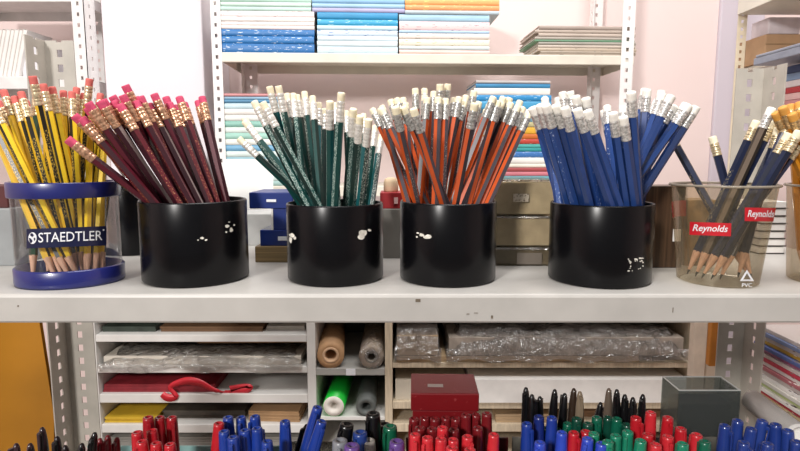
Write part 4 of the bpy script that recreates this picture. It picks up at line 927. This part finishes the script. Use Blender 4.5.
def pen_at(px, py, Y, lean, kind, col, label, group, tiltY=0.):
    """cap end at a pixel; foot on the tray below, shifted sideways by lean"""
    key = (kind, col)
    if key not in PENS:
        PENS[key] = {'cap': lambda: make_pen(.0062, .042, col), 'slim': lambda: make_pen(.0050, .050, col, slim=True), 'fat': lambda: make_pen(.0085, .040, col, 'marker_pen', True)}[kind]()
    pr = PENS[key]
    if not pr['used']: pr['used'] = True; root = pr['root']
    else: root = copy_tree(pr['root'])
    T = P(px, py, Y); root['label'] = label; root['category'] = 'marker' if kind == 'fat' else 'pen'; root['group'] = group
    B = Vector((T.x - lean, T.y + tiltY, ZL + .003)); d = T - B; ln = d.length; d.normalize()
    root.location = T - d * pr['L']; root.rotation_euler = (Vector((0, 0, 1)).rotation_difference(d).to_matrix() @ Matrix.Rotation(random.choice([0, .5, -.6, 2.6, 3.3]), 3, 'Z')).to_euler()
    root.location = B + Vector((0, 0, 0)); s = ln / pr['L']
    root.scale = (1, 1, s)
    return root
def pens(rows, group, noun, place):
    """rows: (px, py, Y, lean, kind, colour, colour word)"""
    by = {}
    for i, r in enumerate(rows): by.setdefault(r[6], []).append(i)
    for w, idx in by.items():
        idx.sort(key=lambda i: rows[i][0])
        for j, i in enumerate(idx):
            r = rows[i]; lean = 'tilted right' if r[3] > .02 else 'tilted left' if r[3] < -.02 else 'upright'
            n = len(idx)
            wh = 'the only one of its colour' if n == 1 else 'leftmost of its colour' if j == 0 else 'rightmost of its colour' if j == n - 1 else f'{ordinal(j + 1)} of its colour from left'
            pen_at(r[0], r[1], r[2], r[3], r[4], r[5], f'{w} {noun} {lean} {place}, {wh}', group)
RD, DR, BL, BK, GN = 'c5202c', '7d1a20', '1f3f9c', '121214', '12674f'
BBL, BGN, BRD = '3350c8', '1c8a6a', 'd8303a'
pens([(16, 443, .50, .004, 'slim', '3a2328', 'dark plum'), (30, 443, .52, .0, 'slim', '3a2328', 'dark plum'), (42, 427, .54, .0, 'slim', '3a2a30', 'dark plum'), (57, 436, .52, .004, 'slim', '20181c', 'black'), (65, 445, .50, .0, 'slim', '20181c', 'black'),
      (95, 432, .50, .035, 'slim', BK, 'black'), (82, 443, .49, .025, 'slim', BK, 'black'), (100, 438, .52, .014, 'slim', '7a1722', 'wine red'), (108, 435, .52, .014, 'slim', '7a1722', 'wine red'), (117, 437, .53, .016, 'slim', '7a1722', 'wine red')], 'pens at the lower left', 'pen', 'near the left upright')
pens([(148, 417, .53, -.002, 'cap', 'a81c26', 'red'), (159.5, 417, .54, 0, 'cap', 'a81c26', 'red'), (172, 417, .54, .002, 'cap', 'a81c26', 'red'), (137, 432, .50, -.006, 'cap', RD, 'red'), (152, 430, .515, -.008, 'cap', RD, 'red'), (142, 441, .485, -.006, 'cap', RD, 'red'), (156, 443, .485, -.004, 'cap', RD, 'red'), (170, 444, .485, 0, 'cap', RD, 'red')],
     'red pens in the left tray', 'pen', 'in the left tray')
pens([(219, 423, .515, .016, 'cap', RD, 'red'), (228, 417, .53, -.002, 'cap', BL, 'blue'), (241, 417, .54, -.002, 'cap', BL, 'blue'), (255, 416, .53, -.002, 'cap', BL, 'blue'), (224, 431, .50, -.006, 'cap', BL, 'blue'), (233, 437, .485, -.006, 'cap', BL, 'blue'), (245, 430, .50, -.006, 'cap', BL, 'blue'), (257, 428, .50, -.004, 'cap', BL, 'blue'), (267, 441, .485, 0, 'cap', BL, 'blue'),
      (285, 421, .52, .0, 'cap', BL, 'blue'), (318, 407, .53, .05, 'cap', BL, 'blue'), (322, 421, .51, .05, 'cap', BL, 'blue'), (307, 424, .55, .04, 'slim', BK, 'black')], 'blue pens left of centre', 'pen', 'below the green roll')
pens([(347, 424, .52, .03, 'fat', BK, 'black'), (373, 413, .53, .0, 'fat', BK, 'black'), (384, 424, .56, .0, 'fat', BK, 'black'), (360, 432, .51, -.004, 'fat', '24428c', 'blue'), (340, 440, .49, 0, 'fat', '8c8f96', 'grey'), (352, 445, .475, .002, 'fat', '6a4a94', 'purple'), (390, 426, .53, .0, 'fat', '136448', 'green'), (397, 441, .49, .004, 'fat', '6a4a94', 'purple'), (368, 440, .51, 0, 'fat', 'b8b2aa', 'beige')],
     'markers in the middle tray', 'marker', 'left of the red pens')
pens([(x, y, Y, l, 'cap', c, w) for x, y, Y, l, c, w in ((414, 418, .545, 0, DR, 'dark red'), (425, 417, .55, 0, DR, 'dark red'), (435, 418, .545, 0, DR, 'dark red'), (446, 417, .55, 0, DR, 'dark red'), (456, 418, .545, 0, DR, 'dark red'), (466, 414, .545, 0, DR, 'dark red'), (476, 414, .55, .002, DR, 'dark red'), (487, 413, .545, .003, DR, 'dark red'), (420, 427, .52, 0, DR, 'dark red'), (432, 428, .52, 0, DR, 'dark red'), (454, 429, .52, 0, DR, 'dark red'), (478, 427, .525, .002, DR, 'dark red'),
      (415, 434, .49, -.002, BRD, 'bright red'), (427.5, 437, .485, -.001, BRD, 'bright red'), (441, 438, .485, 0, BRD, 'bright red'), (442.5, 427, .505, 0, BRD, 'bright red'), (453, 439, .49, 0, BRD, 'bright red'), (467.5, 436, .495, .001, BRD, 'bright red'), (452, 447, .465, 0, BRD, 'bright red'), (470, 449, .465, 0, BRD, 'bright red'), (494, 434, .50, .008, BRD, 'bright red'))],
     'red pens in the middle tray', 'pen', 'in front of the red box')
pens([(526, 387, .56, -.004, 'slim', BK, 'black'), (532, 394, .55, -.004, 'slim', BK, 'black'), (540, 396, .56, 0, 'slim', BK, 'black'), (555, 389, .56, .008, 'slim', BK, 'black'), (565, 393, .56, .01, 'slim', BK, 'black'), (574, 388, .57, .006, 'slim', '3a2c22', 'brown'), (580, 391, .56, -.004, 'slim', '8a7a66', 'tan'), (609, 388, .57, .0, 'slim', '6a5c50', 'tan'), (617, 389, .56, -.002, 'slim', BK, 'black'), (625, 394, .56, -.002, 'slim', BK, 'black'), (633, 397, .55, -.002, 'slim', BK, 'black'), (643, 394, .56, .004, 'slim', BK, 'black'), (601, 402, .58, .02, 'slim', BK, 'black')],
     'black pens standing at the back right', 'pen', 'at the back of the right tray')
pens([(527, 423, .52, -.003, 'cap', BL, 'blue'), (539, 416, .535, 0, 'cap', '1c2f7c', 'blue'), (552, 417, .53, 0, 'cap', '2340a0', 'blue'), (540, 442, .485, 0, 'cap', BBL, 'bright blue'), (562, 432, .505, .001, 'cap', BBL, 'bright blue'), (588, 438, .49, .01, 'cap', BBL, 'bright blue'), (602, 443, .485, .008, 'cap', BBL, 'bright blue'), (574, 432, .505, 0, 'cap', RD, 'red'), (586, 431, .515, 0, 'cap', RD, 'red'), (636, 417, .53, -.006, 'cap', RD, 'red'),
      (651, 412, .535, .002, 'cap', BRD, 'red'), (648, 434, .50, .01, 'cap', RD, 'red'), (668, 417, .53, .002, 'cap', RD, 'red'), (668, 436, .495, .0, 'cap', BRD, 'red'), (681, 428, .51, -.004, 'cap', RD, 'red'), (697, 434, .505, .008, 'cap', BRD, 'red'), (656, 444, .48, .004, 'cap', BRD, 'red'),
      (545, 428, .55, 0, 'cap', GN, 'green'), (557, 429, .55, 0, 'cap', GN, 'green'), (577, 418, .54, 0, 'cap', '0f4a3a', 'green'), (588, 423, .535, 0, 'cap', '0f4a3a', 'green'), (597, 417, .545, 0, 'cap', GN, 'green'), (608, 417, .55, 0, 'cap', '0f4a3a', 'green'), (617, 418, .545, 0, 'cap', GN, 'green'), (627, 424, .535, 0, 'cap', '0f4a3a', 'green'), (594, 433, .505, 0, 'cap', BGN, 'green'), (608, 441, .485, .004, 'cap', BGN, 'green'), (616, 435, .50, .003, 'cap', BGN, 'green'), (628, 431, .505, .004, 'cap', BGN, 'green'), (641, 440, .485, .008, 'cap', BGN, 'green'), (683, 443, .48, .006, 'cap', BGN, 'green'), (705, 441, .485, .002, 'cap', GN, 'green'), (568, 423, .55, 0, 'cap', GN, 'green')],
     'coloured pens in the right tray', 'pen', 'in the right tray')
pens([(725, 425, .52, .0, 'cap', '26408f', 'blue'), (738, 420, .53, .006, 'cap', '26408f', 'blue'), (752, 428, .52, .02, 'cap', '26408f', 'blue'), (763, 420, .53, .026, 'cap', '2a4596', 'blue'), (776, 424, .52, -.01, 'cap', '26408f', 'blue'), (788, 430, .51, -.014, 'cap', '2a4596', 'blue'), (744, 442, .49, .0, 'cap', '26408f', 'blue'), (768, 443, .49, .006, 'cap', '26408f', 'blue'), (797, 441, .49, -.006, 'cap', '26408f', 'blue')],
     'blue pens at the lower right', 'pen', 'at the lower right')
# trays that hold the pens: open boxes with four walls
M_TEAL = mat('teal_tray', '8fb8b4', .45, vary=.06)
def tray(label, px0, px1, Y0, Y1, hgt, m, name='pen_tray'):
    zt = ZL + hgt; X0, X1 = xat(px0, Y1, zt), xat(px1, Y1, zt); t = thing(name, label, 'tray', ((X0 + X1) / 2, (Y0 + Y1) / 2, ZL)); w = (X1 - X0) / 2; d = (Y1 - Y0) / 2; k = .0018
    mb = MB(); mb.box(-w, w, -d, d, 0, .002)
    mb.box(-w, w, d - k, d, .002, hgt); mb.box(-w, w, -d, -d + k, .002, hgt * .55); mb.box(-w, -w + k, -d + k, d - k, .002, hgt * .8); mb.box(w - k, w, -d + k, d - k, .002, hgt * .8)
    mb.build('tray_body', m, t); return t
tray('pale teal tray behind the red and blue pens at left', 88, 282, .44, .60, .100, M_TEAL)
tray('clear grey tray holding the mixed markers in the middle', 284, 404, .44, .60, .105, clearmat('grey_tray', 'b8b6b0', .35, haze=(.62, .60, .57)))
tray('dark wine tray holding the red pens', 406, 508, .44, .60, .11, mat('wine_tray', '5a1418', .4))
tray('grey tray holding the blue green and black pens', 512, 716, .44, .62, .100, mat('grey_tray_solid', '77756c', .5))
tray('navy tray holding the blue pens at right', 718, 830, .44, .60, .10, mat('navy_tray', '22305e', .4))
# red lidded box standing behind the red pens
zt = zat(394, .57); X0, X1 = xat(411.5, .57, zt), xat(480, .57, zt); w = X1 - X0
t = thing('gift_box', 'dark red lidded box standing behind the bright red pens', 'box', ((X0 + X1) / 2, .599, ZL), None, R_(-1.5))
h = zt - ZL; hd = .028; M_BOXR = printmat('red_box_card', '7e161c', '97383a', (120, 120, 160), .68, rough=.35)
MB().box(-w / 2 + .002, w / 2 - .002, -hd + .002, hd - .002, .0, h - .020, b=.001).build('box_body', M_BOXR, t)
MB().box(-w / 2, w / 2, -hd, hd, h - .020, h, b=.0012).build('lid', M_BOXR, t)
MB().box(-.018, -.001, -hd * .42, -hd * .16, h, h + .0008, b=.0002).build('silver_label', mat('silver_foil', 'b9b0ac', .3, .6), t)
# smoky clear box at lower right with dark contents
Y1_ = .655; zt = zat(391, Y1_); X0, X1 = xat(679, Y1_, zt), xat(741, Y1_, zt); w = X1 - X0
t = thing('clear_box', 'smoky clear open box with dark filling behind the red and green pens', 'box', ((X0 + X1) / 2, Y1_ + .022, ZL)); h = zt - ZL
M_SMK = clearmat('grey_acrylic', 'c8ccca', .14, haze=(.62, .64, .63)); mb = MB(); k = .002; d = .022
mb.box(-w / 2, w / 2, -d, -d + k, 0, h); mb.box(-w / 2, w / 2, d - k, d, 0, h); mb.box(-w / 2, -w / 2 + k, -d + k, d - k, 0, h); mb.box(w / 2 - k, w / 2, -d + k, d - k, 0, h); mb.box(-w / 2 + k, w / 2 - k, -d + k, d - k, 0, k)
mb.build('box_wall', M_SMK, t)
mb = MB(); e = .0012
for y in (-d, d - e): mb.box(-w / 2, w / 2, y, y + e, h, h + .0012)
for x in (-w / 2, w / 2 - e): mb.box(x, x + e, -d + e, d - e, h, h + .0012)
mb.build('rim', mat('pale_rim', 'c4c8c6', .3), t)
MB().box(-w / 2 + .006, w / 2 - .006, -d + .006, d - .004, k + .001, h * .86, b=.003).build('insert', mat('dark_insert', '23282a', .6, vary=.3, scale=60), t)

# ------------------------------------------------------------------ light, world, camera
def area(name, loc, aim, size, energy, col=(1, 1, 1), sy=None):
    l = bpy.data.lights.new(name, 'AREA'); l.energy = energy; l.color = col; l.size = size
    if sy: l.shape = 'RECTANGLE'; l.size_y = sy
    o = bpy.data.objects.new(name, l); COL.objects.link(o); o.location = loc
    o.rotation_euler = (Vector(aim) - Vector(loc)).to_track_quat('-Z', 'Y').to_euler()
area('ceiling_light', (-.95, -1.5, 2.2), (0.05, 1.2, 1.25), .28, 52, (1, .965, .93))
area('ceiling_light_front', (.2, .15, 2.75), (.1, .75, 1.1), 1.1, 27, (1, .98, .96), .5)
area('back_wall_fill', (.1, .95, 2.75), (.1, 1.4, 1.2), 1.6, 11, (1, .97, .95), .4)  # fill light added to brighten the back wall, no real fixture
w = bpy.data.worlds.new('shop_air'); scene.world = w; w.use_nodes = True
bg = w.node_tree.nodes['Background']; bg.inputs[0].default_value = (1, .97, .95, 1); bg.inputs[1].default_value = .22
scene.cycles.transparent_max_bounces = 32
scene.view_settings.view_transform = 'Standard'
scene.view_settings.look = 'None'
cam = bpy.data.cameras.new('camera'); cam.sensor_width = 36; cam.lens = 36 * F / 800; cam.clip_start = .01
co = bpy.data.objects.new('camera', cam); COL.objects.link(co); co.location = (0, 0, ZC); co.rotation_euler = (math.pi / 2 - PITCH, 0, 0)
scene.camera = co
